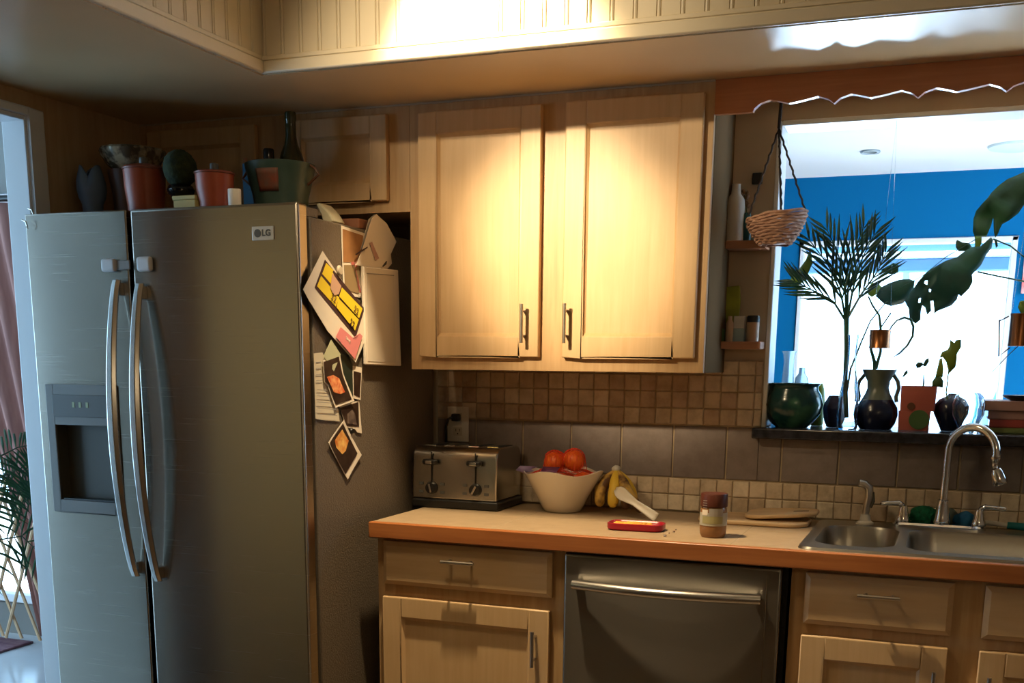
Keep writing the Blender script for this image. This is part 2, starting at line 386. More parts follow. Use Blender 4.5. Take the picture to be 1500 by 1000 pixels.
# backsplash
bs = MB().box(-.13, OP-.004, -.004, 0, .916, 1.350).box(OP-.004, 2.6, -.004, 0, .916, 1.137)
struct('tile_grout', bs, 'grout', wb)
def tiles(x0, x1, z0, z1, px, pz, jit=.0008, g=.0022, t=.0085, ox=0):
    mb = MB(); k = math.ceil((x0-ox)/px-.6); 
    while ox+k*px < x1-.004:
        a = max(ox+k*px+g/2, x0); b = min(ox+(k+1)*px-g/2, x1); j = 0
        while z0+j*pz < z1-.004:
            c, d = z0+j*pz+g/2, min(z0+(j+1)*pz-g/2, z1); j += 1
            if b-a < .006 or d-c < .004: continue
            r = lambda: random.uniform(-jit, jit); e = .0022; yy = -t+r()
            q = [(a+r(), c+r()), (b+r(), c+r()), (b+r(), d+r()), (a+r(), d+r())]
            cx, cz = (a+b)/2, (c+d)/2
            inn = [(x+(e if x < cx else -e), z+(e if z < cz else -e)) for x, z in q]
            mb.add([(x, -.003, z) for x, z in q]+[(x, yy+.002, z) for x, z in q]+[(x, yy, z) for x, z in inn],
                   [(0, 1, 5, 4), (1, 2, 6, 5), (2, 3, 7, 6), (3, 0, 4, 7), (4, 5, 9, 8), (5, 6, 10, 9), (6, 7, 11, 10), (7, 4, 8, 11), (8, 9, 10, 11)])
        k += 1
    return mb
struct('lower_stone_tiles', tiles(-.13, 2.6, .9175, 1.0129, .04712, .0477), 'tsmall', wb, ang=20)
struct('band_tiles', tiles(-.13, 2.6, 1.014, 1.166, .1555, .155, .0004, .004), 'tbig', wb, ang=20) if False else None
bt = tiles(-.13, OP-.004, 1.0135, 1.1665, .1555, .153, .0004, .0045)
bt2 = tiles(OP-.004, 2.6, 1.0135, 1.137, .1555, .153, .0004, .0045); bt.add(bt2.v, bt2.f)
struct('band_tiles', bt, 'tbig', wb, ang=20)
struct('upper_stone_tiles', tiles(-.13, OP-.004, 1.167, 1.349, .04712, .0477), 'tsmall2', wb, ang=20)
# pass-through window: jamb lining and black sill
jw = struct('window_1', MB().box(OP-.001, OP+.012, -.006, .106, ZSILL, ZT).box(OP+.012, 2.3, -.006, .106, ZT-.012, ZT+.001).box(2.288, 2.301, -.006, .106, ZSILL, ZT-.012), 'white', bevel=.003)
struct('window_sill', box(.853, 2.36, -.055, .22, 1.1375, ZSILL), 'sill', bevel=.004)['kind'] = 'structure'
bpy.data.objects['window_sill'].name = 'trim_5'
# door casing
dc = struct('door_1', MB().box(XW, XW+.014, DY0-.004, DY0+.05, 0, DZ+.02).box(XW-.075, XW+.004, DY0-.012, DY0+.001, 0, DZ).box(XW-.075, XW+.004, DY1, DY0-.012, DZ-.012, DZ+.001).box(XW, XW+.014, DY1-.05, DY0-.004, DZ, DZ+.02).box(XW, XW+.014, DY1-.05, DY1, 0, DZ), 'white', bevel=.003)

# ---- room beyond the window
YB, ZB = 3.2, 2.317
wx0, wx1 = at(1173, 352, Y=YB).x, at(1492, 346, Y=YB).x; wz1 = at(1330, 350, Y=YB).z; wz0 = .80
struct('wall_back', MB().box(-.95, wx0, YB, YB+.12, 0, ZB).box(wx1, 3.4, YB, YB+.12, 0, ZB).box(wx0, wx1, YB, YB+.12, 0, wz0).box(wx0, wx1, YB, YB+.12, wz1, ZB), 'bluewall')
struct('wall_left', box(-1.05, -.95, .12, YB, 0, ZB), 'bluewall')
struct('wall_right', MB().box(3.4, 3.5, .1, .5, 0, ZB).box(3.4, 3.5, 2.9, YB, 0, ZB).box(3.4, 3.5, .5, 2.9, 0, .3).box(3.4, 3.5, .5, 2.9, 2.15, ZB), 'offwhite')
struct('floor', box(-.95, 3.4, .12, YB, -.05, 0), 'floorn')
struct('ceiling', box(-1.05, 3.5, .1, YB+.12, ZB, ZB+.05), 'ceilw')
struct('wall_front', box(2.7, 3.4, .1, .2, 0, ZB), 'bluewall')
w2 = struct('window_2', MB().box(wx0, wx0+.022, YB-.006, YB+.09, wz0, wz1).box(wx1-.028, wx1, YB-.006, YB+.09, wz0, wz1).box(wx0, wx1, YB-.006, YB+.09, wz1-.022, wz1).box(wx0, wx1, YB-.006, YB+.09, wz0, wz0+.03), 'white', bevel=.003)
mxx = at(1320, 500, Y=YB+1.35).x
struct('window_pane', box(wx0+.022, wx1-.028, YB+.038, YB+.042, wz0+.03, wz1-.022), 'pane', w2)
# eave of the neighbouring roof outside
ev = thing('porch_roof', 'grey blue porch roof edge outside the far window, above the white glare', 'roof', (1.1, YB+1.2, 1.5))
z = lambda v: at(1330, v, Y=YB+1.2).z
MB().box(.1, 2.6, YB+1.2, YB+1.9, z(371), z(340)).build('fascia_board', 'awning', ev, bevel=.01)
MB().box(.1, 2.6, YB+1.12, YB+1.2, z(377), z(370)).build('gutter', 'awnw', ev, bevel=.01)
MB().box(.1, 2.6, YB+1.22, YB+1.3, z(398), z(378)).build('lower_beam', mat('beam_blue_grey', (.09, .2, .3), .6), ev, bevel=.01)
for px_ in (120, mxx*1000-20, 1700, 2450): MB().box(px_/1000, px_/1000+.04, YB+1.3, YB+1.4, -.2, z(378)).build('post', 'awnw', ev)
p = at(1478, 560, Y=YB+2.5)
crt = thing('parked_car', 'blue car roof outside the far window, seen above the stacked books', 'car', (p.x+.4, YB+3, -.2))
cp = at(1440, 540, Y=YB+2.5).z
MB().prism([(p.x-.15, YB+2.3, -.1), (p.x-.15, YB+2.3, cp-.35), (p.x-.05, YB+2.3, cp-.05), (p.x+.1, YB+2.3, cp), (p.x+1.4, YB+2.3, cp), (p.x+1.6, YB+2.3, cp-.3), (p.x+1.6, YB+2.3, -.1)], (0, 1.4, 0)).build('body', mat('blue_car_paint', (.03, .2, .45), .3), crt, bevel=.05, seg=3)
MB().prism([(p.x+.0, YB+2.29, cp-.3), (p.x+.12, YB+2.29, cp-.06), (p.x+1.2, YB+2.29, cp-.06), (p.x+1.2, YB+2.29, cp-.3)], (0, .02, 0)).build('side_window', mat('pale_car_glass', (.12, .3, .42), .1), crt)
for xx in (.15, 1.25):
    wh = MB(); wh.T = Matrix.Translation((p.x+xx, YB+2.3, .06)) @ Matrix.Rotation(PI/2, 4, 'X'); wh.lathe([(.0, -.05), (.22, -.05), (.25, -.03), (.25, .03), (.22, .05), (0, .05)], (0, 0, 0), cap=False).build('wheel', 'gasket', crt)
struct('floor', box(-8, 12, YB+.12, 14, -.35, -.2), mat('snowy_ground', (.8, .82, .85), .8))
# recessed ceiling light of the far room
p = at(1275, 221, Z=ZB)
dl = thing('recessed_downlight', 'small round recessed light in the white ceiling past the window', 'ceiling light', (p.x, p.y, ZB))
MB().lathe([(.028, -.001), (.044, -.001), (.046, -.006), (.042, -.010), (.030, -.008), (.028, -.001)], p, cap=False).build('trim_ring', mat('grey_ring', (.25, .3, .33), .5), dl)
MB().lathe([(0, -.004), (.028, -.004), (.028, -.0008), (0, -.0008)], p, cap=False).build('lens', mat('grey_lens', (.12, .15, .17), .3), dl)
p = at(1490, 213, Z=ZB)
dl = thing('ceiling_fan_rosette', 'pale blue round fitting on the far ceiling at the right edge of the photo', 'ceiling fitting', (p.x, p.y, ZB))
MB().lathe([(0, -.02), (.08, -.018), (.12, -.01), (.125, -.0008)], p).build('plate', mat('pale_blue_plate', (.6, .75, .8), .5), dl)

# ---- room beyond the doorway (left)
YL = .9
struct('floor', box(-5, XW, -2.6, YL, -.05, 0), 'floorl')
struct('ceiling', box(-5, XW-.06, -2.6, YL+.1, 2.4, 2.45), 'ceilw')
gx0, gx1 = -4.2, -2.25
struct('wall_back', MB().box(-5, gx0, YL, YL+.1, 0, 2.4).box(gx1, XW-.06, YL, YL+.1, 0, 2.4).box(gx0, gx1, YL, YL+.1, 2.06, 2.4).box(gx0, gx1, YL, YL+.1, 0, .16), 'leftwall')
struct('wall_left', MB().box(-5.1, -5, .4, YL, 0, 2.4).box(-5.1, -5, -2.6, .4, 2.2, 2.4).box(-5.1, -5, -2.6, .4, 0, .3), 'leftwall')
struct('wall_front', MB().box(-5.1, -4.8, -2.7, -2.6, 0, 2.4).box(-2.9, XW-.06, -2.7, -2.6, 0, 2.4).box(-4.8, -2.9, -2.7, -2.6, 2.2, 2.4).box(-4.8, -2.9, -2.7, -2.6, 0, .3), 'leftwall')
w3 = struct('window_3', MB().box(gx0, gx0+.05, YL-.01, YL+.06, .16, 2.06).box(gx1-.05, gx1, YL-.01, YL+.06, .16, 2.06).box(gx0, gx1, YL-.01, YL+.06, 2.0, 2.06).box(gx0, gx1, YL-.01, YL+.06, .16, .2).box(-3.2, -3.13, YL, YL+.06, .2, 2), 'white', bevel=.004)
struct('window_pane', box(gx0+.05, gx1-.05, YL+.03, YL+.034, .2, 2), 'pane', w3)
struct('floor', box(-8, -1.2, YL+.1, 6, -.3, -.15), 'floorl')

# ================================================================== helpers for cabinetry
def bar_handle(parent, p0, p1, out=(0, -1, 0), r=.0048, so=.028, name='handle'):
    p0, p1, out = Vector(p0), Vector(p1), Vector(out); d = (p1-p0).normalized(); L_ = (p1-p0).length
    mb = MB().tube([p0+out*so, p1+out*so], r, 12)
    for t in (.18, .82):
        q = p0+d*L_*t; mb.tube([q+out*.0004, q+out*so], r*.8, 10)
    return mb.build(name, 'nickel', parent)
def panel_door(name, parent, x0, x1, z0, z1, yf, th=.019, fr=.056, handle=None, m='maple'):
    """framed door, recessed flat panel; yf = front face"""
    mb = MB(); yb = yf+th
    for a, b, c, d in ((x0, x0+fr, z0, z1), (x1-fr, x1, z0, z1), (x0+fr, x1-fr, z1-fr, z1), (x0+fr, x1-fr, z0, z0+fr)):
        mb.box(a, b, yf, yb, c, d)
    o = mb.build(name, m, parent, bevel=.003)
    i0, i1, j0, j1 = x0+fr, x1-fr, z0+fr, z1-fr; e = .008
    q = [(i0, j0), (i1, j0), (i1, j1), (i0, j1)]; s_ = [(i0+e, j0+e), (i1-e, j0+e), (i1-e, j1-e), (i0+e, j1-e)]
    pm = MB().add([(x, yf+.004, z) for x, z in q]+[(x, yf+.011, z) for x, z in s_]+[(x, yb-.002, z) for x, z in q],
                  [(0, 1, 5, 4), (1, 2, 6, 5), (2, 3, 7, 6), (3, 0, 4, 7), (4, 5, 6, 7), (8, 11, 10, 9), (0, 8, 9, 1), (1, 9, 10, 2), (2, 10, 11, 3), (3, 11, 8, 0)])
    pm.build('panel', 'maple', o, ang=15)
    if handle: bar_handle(o, *handle)
    return o
def slab(name, parent, x0, x1, z0, z1, yf, th=.019, handle=None, m='maple_h'):
    e = .012; yb = yf+th
    q = [(x0, z0), (x1, z0), (x1, z1), (x0, z1)]; s_ = [(x0+e, z0+e), (x1-e, z0+e), (x1-e, z1-e), (x0+e, z1-e)]
    o = MB().add([(x, yb, z) for x, z in q]+[(x, yf+.007, z) for x, z in q]+[(x, yf, z) for x, z in s_],
                 [(3, 2, 1, 0), (0, 1, 5, 4), (1, 2, 6, 5), (2, 3, 7, 6), (3, 0, 4, 7), (4, 5, 9, 8), (5, 6, 10, 9), (6, 7, 11, 10), (7, 4, 8, 11), (8, 9, 10, 11)]).build(name, m, parent, ang=15)
    if handle: bar_handle(o, *handle)
    return o
def carcass(parent, x0, x1, y0, y1, z0, z1, openings, name='body', fm='maple_d', top=True):
    """box shell behind, face frame in front with real openings"""
    t = .018
    mb = MB().box(x0, x0+t, y0+.02, y1, z0, z1).box(x1-t, x1, y0+.02, y1, z0, z1).box(x0+t, x1-t, y0+.02, y1, z0, z0+t).box(x0+t, x1-t, y1-.006, y1, z0+t, z1-t)
    if top: mb.box(x0+t, x1-t, y0+.02, y1, z1-t, z1)
    mb.build(name, 'maple', parent)
    xs = sorted({x0, x1}|{o[0] for o in openings}|{o[1] for o in openings}); zs = sorted({z0, z1}|{o[2] for o in openings}|{o[3] for o in openings})
    f = MB(); vid = {}
    def solid(i, j):
        cx, cz = (xs[i]+xs[i+1])/2, (zs[j]+zs[j+1])/2
        return not any(o[0] < cx < o[1] and o[2] < cz < o[3] for o in openings)
    for i in range(len(xs)-1):
        j = 0
        while j < len(zs)-1:
            if solid(i, j):
                k = j
                while k+1 < len(zs)-1 and solid(i, k+1): k += 1
                f.box(xs[i], xs[i+1], y0, y0+.0195, zs[j], zs[k+1]); j = k+1
            else: j += 1
    return f.build('face_frame', fm, parent)

# ---- upper wall cabinet
uc = thing('wall_cabinet', 'large two-door maple wall cabinet above the toaster and fruit', 'cabinet', (.34, YU/2, 1.317))
carcass(uc, XL, XR, YU, -.0005, 1.317, ZS-.001, [(-.03, .29, 1.37, 1.97), (.39, .72, 1.37, 1.97)])
zt = .99+1.0
panel_door('door', uc, -.046, .311, 1.353, 1.995, YU-.0195, handle=((.272, YU-.0195, 1.39), (.272, YU-.0195, 1.492)))
panel_door('door', uc, .377, .736, 1.353, 1.995, YU-.0195, handle=((.393, YU-.0195, 1.39), (.393, YU-.0195, 1.492)))
MB().box(XR-.0005, XR+.0015, YU+.0195, -.012, 1.317, ZS-.001).build('end_panel', mat('shade_darkened_end_panel', (.15, .095, .05), .95, spec=0), uc)  # side face darker than the maple, its shade put into the colour
oc = thing('wall_cabinet', 'short maple cabinet above the refrigerator, behind pots and bottle', 'cabinet', (-.52, YU/2, 1.745))
carcass(oc, XW+.001, XL-.001, YU, -.0005, 1.745, ZS-.001, [(-.92, -.58, 1.79, 1.98), (-.44, -.16, 1.79, 1.98)])
panel_door('door', oc, -.942, -.563, 1.775, 2.0, YU-.0195, fr=.05)
panel_door('door', oc, -.461, -.141, 1.775, 2.0, YU-.0195, fr=.05)

# ---- base cabinets
YF, YD = -.535, -.555
bc = thing('base_cabinet', 'maple base cabinet between refrigerator and dishwasher', 'cabinet', (.2, -.27, 0))
carcass(bc, -.067, .475, YF, -.002, .09, .871, [(-.03, .43, .75, .85), (-.03, .43, .14, .70)])
MB().box(-.06, .47, YF+.06, YF+.075, 0, .09).build('toe_kick', 'dgrey', bc)
slab('drawer', bc, -.044, .442, .743, .862, YD, handle=((.143, YD, .822), (.236, YD, .822)))
panel_door('door', bc, -.046, .437, .12, .709, YD, handle=((.402, YD, .562), (.402, YD, .657)))
sc_ = thing('base_cabinet', 'maple sink base cabinet to the right of the dishwasher', 'cabinet', (1.45, -.27, 0))
carcass(sc_, 1.042, 1.86, YF, -.002, .09, .871, [(1.09, 1.39, .75, .85), (1.09, 1.39, .14, .70), (1.49, 1.82, .75, .85), (1.49, 1.82, .14, .70)], top=False)
MB().box(1.05, 1.85, YF+.06, YF+.075, 0, .09).build('toe_kick', 'dgrey', sc_)
slab('drawer', sc_, 1.076, 1.405, .737, .860, YD, handle=((1.198, YD, .820), (1.291, YD, .820)))
panel_door('door', sc_, 1.074, 1.403, .12, .709, YD, handle=((1.377, YD, .562), (1.377, YD, .657)))
slab('drawer', sc_, 1.470, 1.80, .738, .860, YD, handle=((1.59, YD, .820), (1.68, YD, .820)))
panel_door('door', sc_, 1.469, 1.80, .12, .710, YD, handle=((1.494, YD, .562), (1.494, YD, .657)))

# ---- countertop with sink cut-out
SX0, SX1, SY0, SY1 = 1.053, 1.84, -.545, -.03
ct = thing('countertop', 'tan tiled countertop with reddish wood front edge', 'countertop', (.9, -.29, .872))
MB().box(-.072, SX0+.02, -.5555, -.0095, .8725, ZC).box(SX0+.02, SX1-.02, -.5555, SY0+.012, .8725, ZC).box(SX0+.02, SX1-.02, SY1-.012, -.0095, .8725, ZC).box(SX1-.02, 2.6, -.5555, -.0095, .8725, ZC).build('top', 'ctile', ct)
g = MB()
for xx in (-.036+.31, -.036+.62, -.036+.93): g.box(xx-.0015, xx+.0015, -.5555, -.0095, ZC-.001, ZC+.0002)
g.box(-.072, SX0, -.2915, -.2885, ZC-.001, ZC+.0002)
g.build('grout_lines', 'grout', ct)
MB().box(-.074, 2.6, -.577, -.556, .872, ZC+.001).build('wood_edge', 'oak', ct, bevel=.003)

# ---- dishwasher
dw = thing('dishwasher', 'stainless steel dishwasher with curved bar handle', 'dishwasher', (.75, -.3, 0))
MB().box(.482, 1.034, -.53, -.03, .09, .866).build('tub', 'black', dw)
MB().box(.486, 1.03, -.5, -.47, .0, .09).build('toe_kick', 'black', dw)
MB().box(.480, 1.023, -.5655, -.5305, .1, .866).build('door', 'steeld', dw, bevel=.006, seg=3)
MB().box(.988, .9905, -.5665, -.5655, .12, .852).build('edge_bead', 'steelh', dw)
pts = []
for i in range(25):
    t = i/24; x = .513+(.978-.513)*t; pts.append((x, -.588-.03*math.sin(PI*t), .793))
hd = MB().tube(pts, .0145, 16, flat=.9)
for x in (.522, .969): hd.tube([(x, -.567, .793), (x, -.592, .793)], .0115, 12)
hd.build('handle', 'steelh', dw)

# ---- refrigerator
FX0, FX1, FS, FYF, FYD, FB = -.970, -.133, -.634, -.793, -.748, 1.682
fr = thing('refrigerator', 'side by side stainless steel refrigerator with grey sides and ice dispenser', 'refrigerator', (-.55, -.4, 0))
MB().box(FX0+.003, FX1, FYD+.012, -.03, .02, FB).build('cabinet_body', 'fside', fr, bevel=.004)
MB().box(FX0+.012, FX1-.01, FYD, FYD+.012, .05, FB-.01).build('gasket', 'gasket', fr)
MB().box(FX0+.02, FX1-.02, FYD+.0, FYD+.06, .0, .02).build('foot_grille', 'black', fr)
DZ0, DZ1 = .06, 1.710
rd = MB().box(FS+.006, FX1, FYF, FYD, DZ0, DZ1).build('door', 'steel', fr, bevel=.007, seg=3)
# left door with dispenser opening
hx0, hx1, hz0, hz1 = -.912, -.725, .955, 1.160
X_ = [FX0, hx0, hx1, FS-.006]; Z_ = [DZ0, hz0, hz1, DZ1]
vs = []; fs = []
for y in (FYF, FYD):
    for zz in Z_:
        for xx in X_: vs.append((xx, y, zz))
for j in range(3):
    for i in range(3):
        a = j*4+i
        if not (i == 1 and j == 1): fs.append((a, a+1, a+5, a+4))
        fs.append((16+a, 16+a+4, 16+a+5, 16+a+1))
for i in range(3):
    fs.append((i, 16+i, 17+i, i+1)); fs.append((12+i, 13+i, 29+i, 28+i))
for j in range(3):
    fs.append((4*j, 4*j+4, 20+4*j, 16+4*j)); fs.append((4*j+3, 19+4*j, 23+4*j, 7+4*j))
ld = MB().add(vs, fs).build('door', 'steel', fr, smooth=True)
md = ld.modifiers.new('bevel', 'BEVEL'); md.width = .004; md.segments = 3; md.limit_method = 'ANGLE'
# dispenser
dx0, dx1, dz0_, dz1_ = -.938, -.700, .921, 1.268
fm = MB()
for a, b, c, d in ((dx0, hx0, dz0_, dz1_), (hx1, dx1, dz0_, dz1_), (hx0, hx1, hz1, dz1_), (hx0, hx1, dz0_, hz0)): fm.box(a, b, FYF-.006, FYF+.004, c, d)
disp = fm.build('dispenser_frame', 'mgrey', ld, bevel=.0015)
MB().box(hx0-.002, hx1+.0, FYF-.0085, FYF-.0062, 1.182, 1.241).build('control_panel', 'dgrey', disp, bevel=.001)
for i, xx in enumerate((-.842, -.820, -.796)):
    MB().box(xx-.004, xx+.004, FYF-.0095, FYF-.0087, 1.208, 1.222).build('indicator', mat('pale_green_mark', (.35, .4, .22), .5), disp)
rc = MB(); yb = FYF+.036
rc.add([(hx0, FYF, hz0), (hx1, FYF, hz0), (hx1, FYF, hz1), (hx0, FYF, hz1), (hx0, yb, hz0), (hx1, yb, hz0), (hx1, yb, hz1), (hx0, yb, hz1)],
       [(0, 1, 5, 4), (1, 2, 6, 5), (2, 3, 7, 6), (3, 0, 4, 7), (4, 5, 6, 7)])
rc.build('dispenser_recess', mat('recess_plastic', (.075, .068, .05), .45), disp, smooth=False)
MB().prism([(-.757, yb-.004, 1.158), (-.735, yb-.004, 1.158), (-.737, yb-.02, 1.075), (-.754, yb-.02, 1.075)], (0, -.006, 0)).build('paddle', 'black', disp, bevel=.001)
MB().prism([(hx0+.01, FYF-.004, hz0+.001), (hx1-.005, FYF-.004, hz0+.001), (hx1-.02, yb-.004, hz0+.001), (hx0+.02, yb-.004, hz0+.001)], (0, 0, .004)).build('drip_tray', 'black', disp)
def bow(x_top, x_bot, z1, z0, parent):
    pts = []; n = 40
    vs = []; fs = []
    for i in range(n+1):
        t = i/n; z_ = z0+(z1-z0)*t; b = math.sin(PI*t)**.75
        xc = x_bot+(x_top-x_bot)*t; y = FYF-.014-.052*b; w = .0125+.005*math.sin(PI*t)
        vs += [(xc-w, y, z_), (xc-w*.5, y-.009, z_), (xc+w*.5, y-.009, z_), (xc+w, y, z_), (xc+w*.8, y+.006, z_), (xc-w*.8, y+.006, z_)]
    for i in range(n):
        for k in range(6): l = (k+1) % 6; fs.append((i*6+k, i*6+l, i*6+6+l, i*6+6+k))
    fs += [(5, 4, 3, 2, 1, 0), tuple(n*6+k for k in range(6))]
    mb = MB().add(vs, fs)
    for t in (.03, .97):
        z_ = z0+(z1-z0)*t; xc = x_bot+(x_top-x_bot)*t; mb.box(xc-.010, xc+.010, FYF-.022, FYF-.0002, z_-.016, z_+.016)
    return mb.build('handle', 'steelh', parent, bevel=.0015)
bow(-.668, -.664, 1.537, .760, ld)
bow(-.596, -.590, 1.527, .752, rd)
bd = MB().box(-.2615, -.2005, FYF-.0035, FYF-.0002, 1.624, 1.656).build('badge', mat('silver_badge', (.6, .6, .58), .3, .6), rd, bevel=.001)
em = MB(); em.T = Matrix.Translation((-.245, FYF-.0037, 1.640)) @ Matrix.Rotation(PI/2, 4, 'X'); em.lathe([(0, 0), (.0095, 0), (.0095, .0012), (0, .0012)], (0, 0, 0), cap=False).build('emblem', 'dgrey', bd)
text('LG', .021, 'dgrey', bd, (-.2205, FYF-.0042, 1.640), (1, 0, 0), (0, 0, 1), bold=.0006)
for x in (FX0+.05, FX1-.05): MB().box(x-.035, x+.035, FYD-.01, FYD+.075, FB+.0005, FB+.026).build('hinge_cover', 'fside', fr, bevel=.004)
# child lock strap
lk = thing('child_lock', 'white two-pad child safety lock across the refrigerator doors', 'safety lock', (-.64, FYF, 1.57))
MB().box(-.717, -.672, FYF-.016, FYF-.0003, 1.557, 1.590).build('pad', 'lgrey', lk, bevel=.007, seg=4)
MB().box(-.605, -.559, FYF-.016, FYF-.0003, 1.556, 1.593).build('pad', 'lgrey', lk, bevel=.008, seg=4)
MB().box(-.672, -.630, FYF-.008, FYF-.0035, 1.562, 1.585).build('strap', mat('clear_grey_strap', (.26, .26, .25), .3), lk, bevel=.002)

# ---- papers on the refrigerator side
PX = FX1
def sheet(name, pts, off, m, parent=None, curl=0, th=.0007):
    """flat sheet hanging on the fridge side; pts = outline in the photograph; off = stacking distance"""
    q = [at(u, v, X=PX+off) for u, v in pts]
    cy = sum(p.y for p in q)/len(q); cz = sum(p.z for p in q)/len(q); c0 = Vector((PX+off, cy, cz))
    # ring subdivided outline + centre fan, bent outwards a little at the corners
    R_ = 4; ring = []
    n = len(q)
    out = []
    for i in range(n):
        for k in range(6): out.append(q[i].lerp(q[(i+1) % n], k/6))
    vs = [c0]; N_ = len(out); rad = max((p-c0).length for p in out)
    for r in range(1, R_+1):
        for p in out:
            w = c0.lerp(p, r/R_); d = (w-c0).length/rad; w.x += curl*d*d+.001*noise.noise(w*14)*(1 if curl else 0); vs.append(w)
    fs = [(0, 1+i, 1+(i+1) % N_) for i in range(N_)]
    for r in range(1, R_):
        for i in range(N_):
            j = (i+1) % N_; fs.append((1+(r-1)*N_+i, 1+(r-1)*N_+j, 1+r*N_+j, 1+r*N_+i))
    return MB().add(vs, fs).build(name, m, parent, solid=th, smooth=False)
def paper(name, label, cat, pts, off, m, prints=(), curl=0, group=None):
    q = [at(u, v, X=PX+off) for u, v in pts]
    t = thing(name, label, cat, (PX+off, sum(p.y for p in q)/len(q), min(p.z for p in q)), group)
    sheet('sheet', pts, off, m, t, curl)
    for i, (nm, pp, mm) in enumerate(prints): sheet(nm, pp, off+.0010+.0005*i+curl*.35, mm, t, curl*.3, .0004)
    return t
paper('postcard', 'brown and white postcard at the top left of the fridge papers', 'card', [(499.5, 330), (535, 342), (531, 436), (503, 432)], .002, 'paper', [('picture', [(502, 335), (532, 345), (529, 384), (503, 384)], 'kraft'), ('picture', [(504, 388), (528, 388), (526, 430), (506, 424)], mat('tan_print', (.25, .17, .08), .7))])
paper('leaflet', 'red and white leaflet tucked left of the white board', 'paper', [(512, 381), (528, 375), (536, 384), (532, 436), (524, 432)], .0025, 'paper', [('print', [(514, 384), (519, 383), (529, 428), (526, 428)], 'inkr'), ('print', [(521, 384), (528, 379), (524, 389), (520, 392)], 'inkr')])
paper('letter', 'folded white letter with faded red stamp, topmost on the fridge side', 'paper', [(551, 313.5), (566, 327), (580, 354), (571, 374), (557, 393), (520, 388), (530, 366), (545, 319)], .007, 'paper', [('print', [(541, 356), (545, 354), (555, 378), (550, 382)], mat('faint_red_ink', (.42, .24, .2), .7)), ('fold_line', [(520, 372), (538, 361), (538, 363), (521, 374)], 'ink')], curl=.002)
paper('letter', 'grey envelope edge behind the folded white letter', 'paper', [(540, 321), (549, 314), (548, 350), (528, 366)], .0035, mat('grey_envelope', (.4, .37, .32), .8))
paper('key_tag', 'white tag with a black ring right of the folded letter', 'tag', [(560, 378), (572, 370), (574, 386), (566, 395), (556, 391)], .0022, 'paper', [('ring', [(559, 388), (563, 383), (567, 382), (566, 387), (561, 391)], 'black')])
wbd = thing('memo_board', 'blank white memo board on the fridge side', 'board', at(555, 536, X=PX+.01))
q = [at(u, v, X=PX+.0065) for u, v in ((528, 390), (579, 395.5), (583.5, 536), (531.5, 534))]
MB().prism(q, (.010, 0, 0)).build('board', 'paper', wbd, bevel=.003, seg=3)
q = [at(u, v, X=PX+.0004) for u, v in ((545, 430), (572, 433), (573, 500), (547, 498))]
MB().prism(q, (.0060, 0, 0)).build('back_magnet', 'black', wbd)
q = [at(u, v, X=PX+.0168) for u, v in ((537, 402), (577, 405), (580, 531), (539, 529))]
MB().prism(q, (.0006, 0, 0)).build('writing_surface', mat('pale_board_face', (.60, .53, .43), .5), wbd)
q = [at(u, v, X=PX+.0168) for u, v in ((537, 399.5), (577, 402.6), (577, 404), (537, 401))]
MB().prism(q, (.0008, 0, 0)).build('groove', 'inkg', wbd)
paper('notepaper', 'cream handwritten note below the yellow coupon flyer', 'paper', [(459.5, 517.5), (472, 516), (488, 545), (497.5, 617), (478, 616), (462, 613)], .002, 'paperc', [('handwriting', [(463, 530+i*9), (470+i*.8, 529.5+i*9), (470+i*.8, 530.6+i*9), (463, 531.2+i*9)], 'inkg') for i in range(4)]+[('handwriting', [(465, 570+i*9), (490+i, 572+i*9), (490+i, 573.1+i*9), (465, 571+i*9)], 'inkg') for i in range(5)])
paper('photograph', 'dark greenish photo print behind the orange food photo', 'photo', [(499, 518), (510, 519), (519, 541), (520, 586), (513, 582), (500, 548)], .0035, mat('dark_green_photo', (.02, .028, .018), .35))
paper('photograph', 'narrow dark portrait photo with white border beside greenish print', 'photo', [(516.5, 535.5), (530, 538), (528, 586), (517.5, 583)], .0050, 'paper', [('picture', [(518, 543), (529, 546), (527, 582), (518.5, 578)], 'phbk')])
paper('photograph', 'dark photo of a grey figure, lower right above the diamond photo', 'photo', [(497, 595), (526, 586), (530, 634.5), (523, 633), (520, 628), (507, 626)], .0030, 'paper', [('picture', [(498, 597), (525, 588.5), (526, 625), (508, 624)], 'phbk'), ('figure', [(509, 606), (516, 600), (520, 606), (523, 622), (509, 620)], 'phgr')])
paper('photograph', 'photo of orange food on black, tilted over the cream note', 'photo', [(472, 528), (497, 519), (503, 548), (517, 587), (490.5, 597), (480, 566), (474.5, 560)], .0060, 'paper', [('picture', [(474, 530), (496, 522), (502, 549), (514.5, 585), (492, 592), (482, 564), (476, 559)], 'phbk'), ('food', [(478, 552), (488, 549), (497, 554), (505, 574), (499, 577), (489, 574)], 'phor')], curl=.004)
paper('notepaper', 'small pale green note above the orange food photo', 'paper', [(485, 497), (499, 519), (489, 544), (474, 522)], .0085, 'paperg')
paper('photograph', 'diamond-tilted photo of golden food, lowest on the fridge side', 'photo', [(502.5, 615), (528, 666), (508, 702), (479, 648)], .0030, 'paper', [('picture', [(502, 620), (523, 664), (506, 694), (482, 649)], 'phbk'), ('food', [(501, 629), (510, 645), (506, 660), (501, 665), (492, 655), (490, 645)], 'phye')], curl=.004)
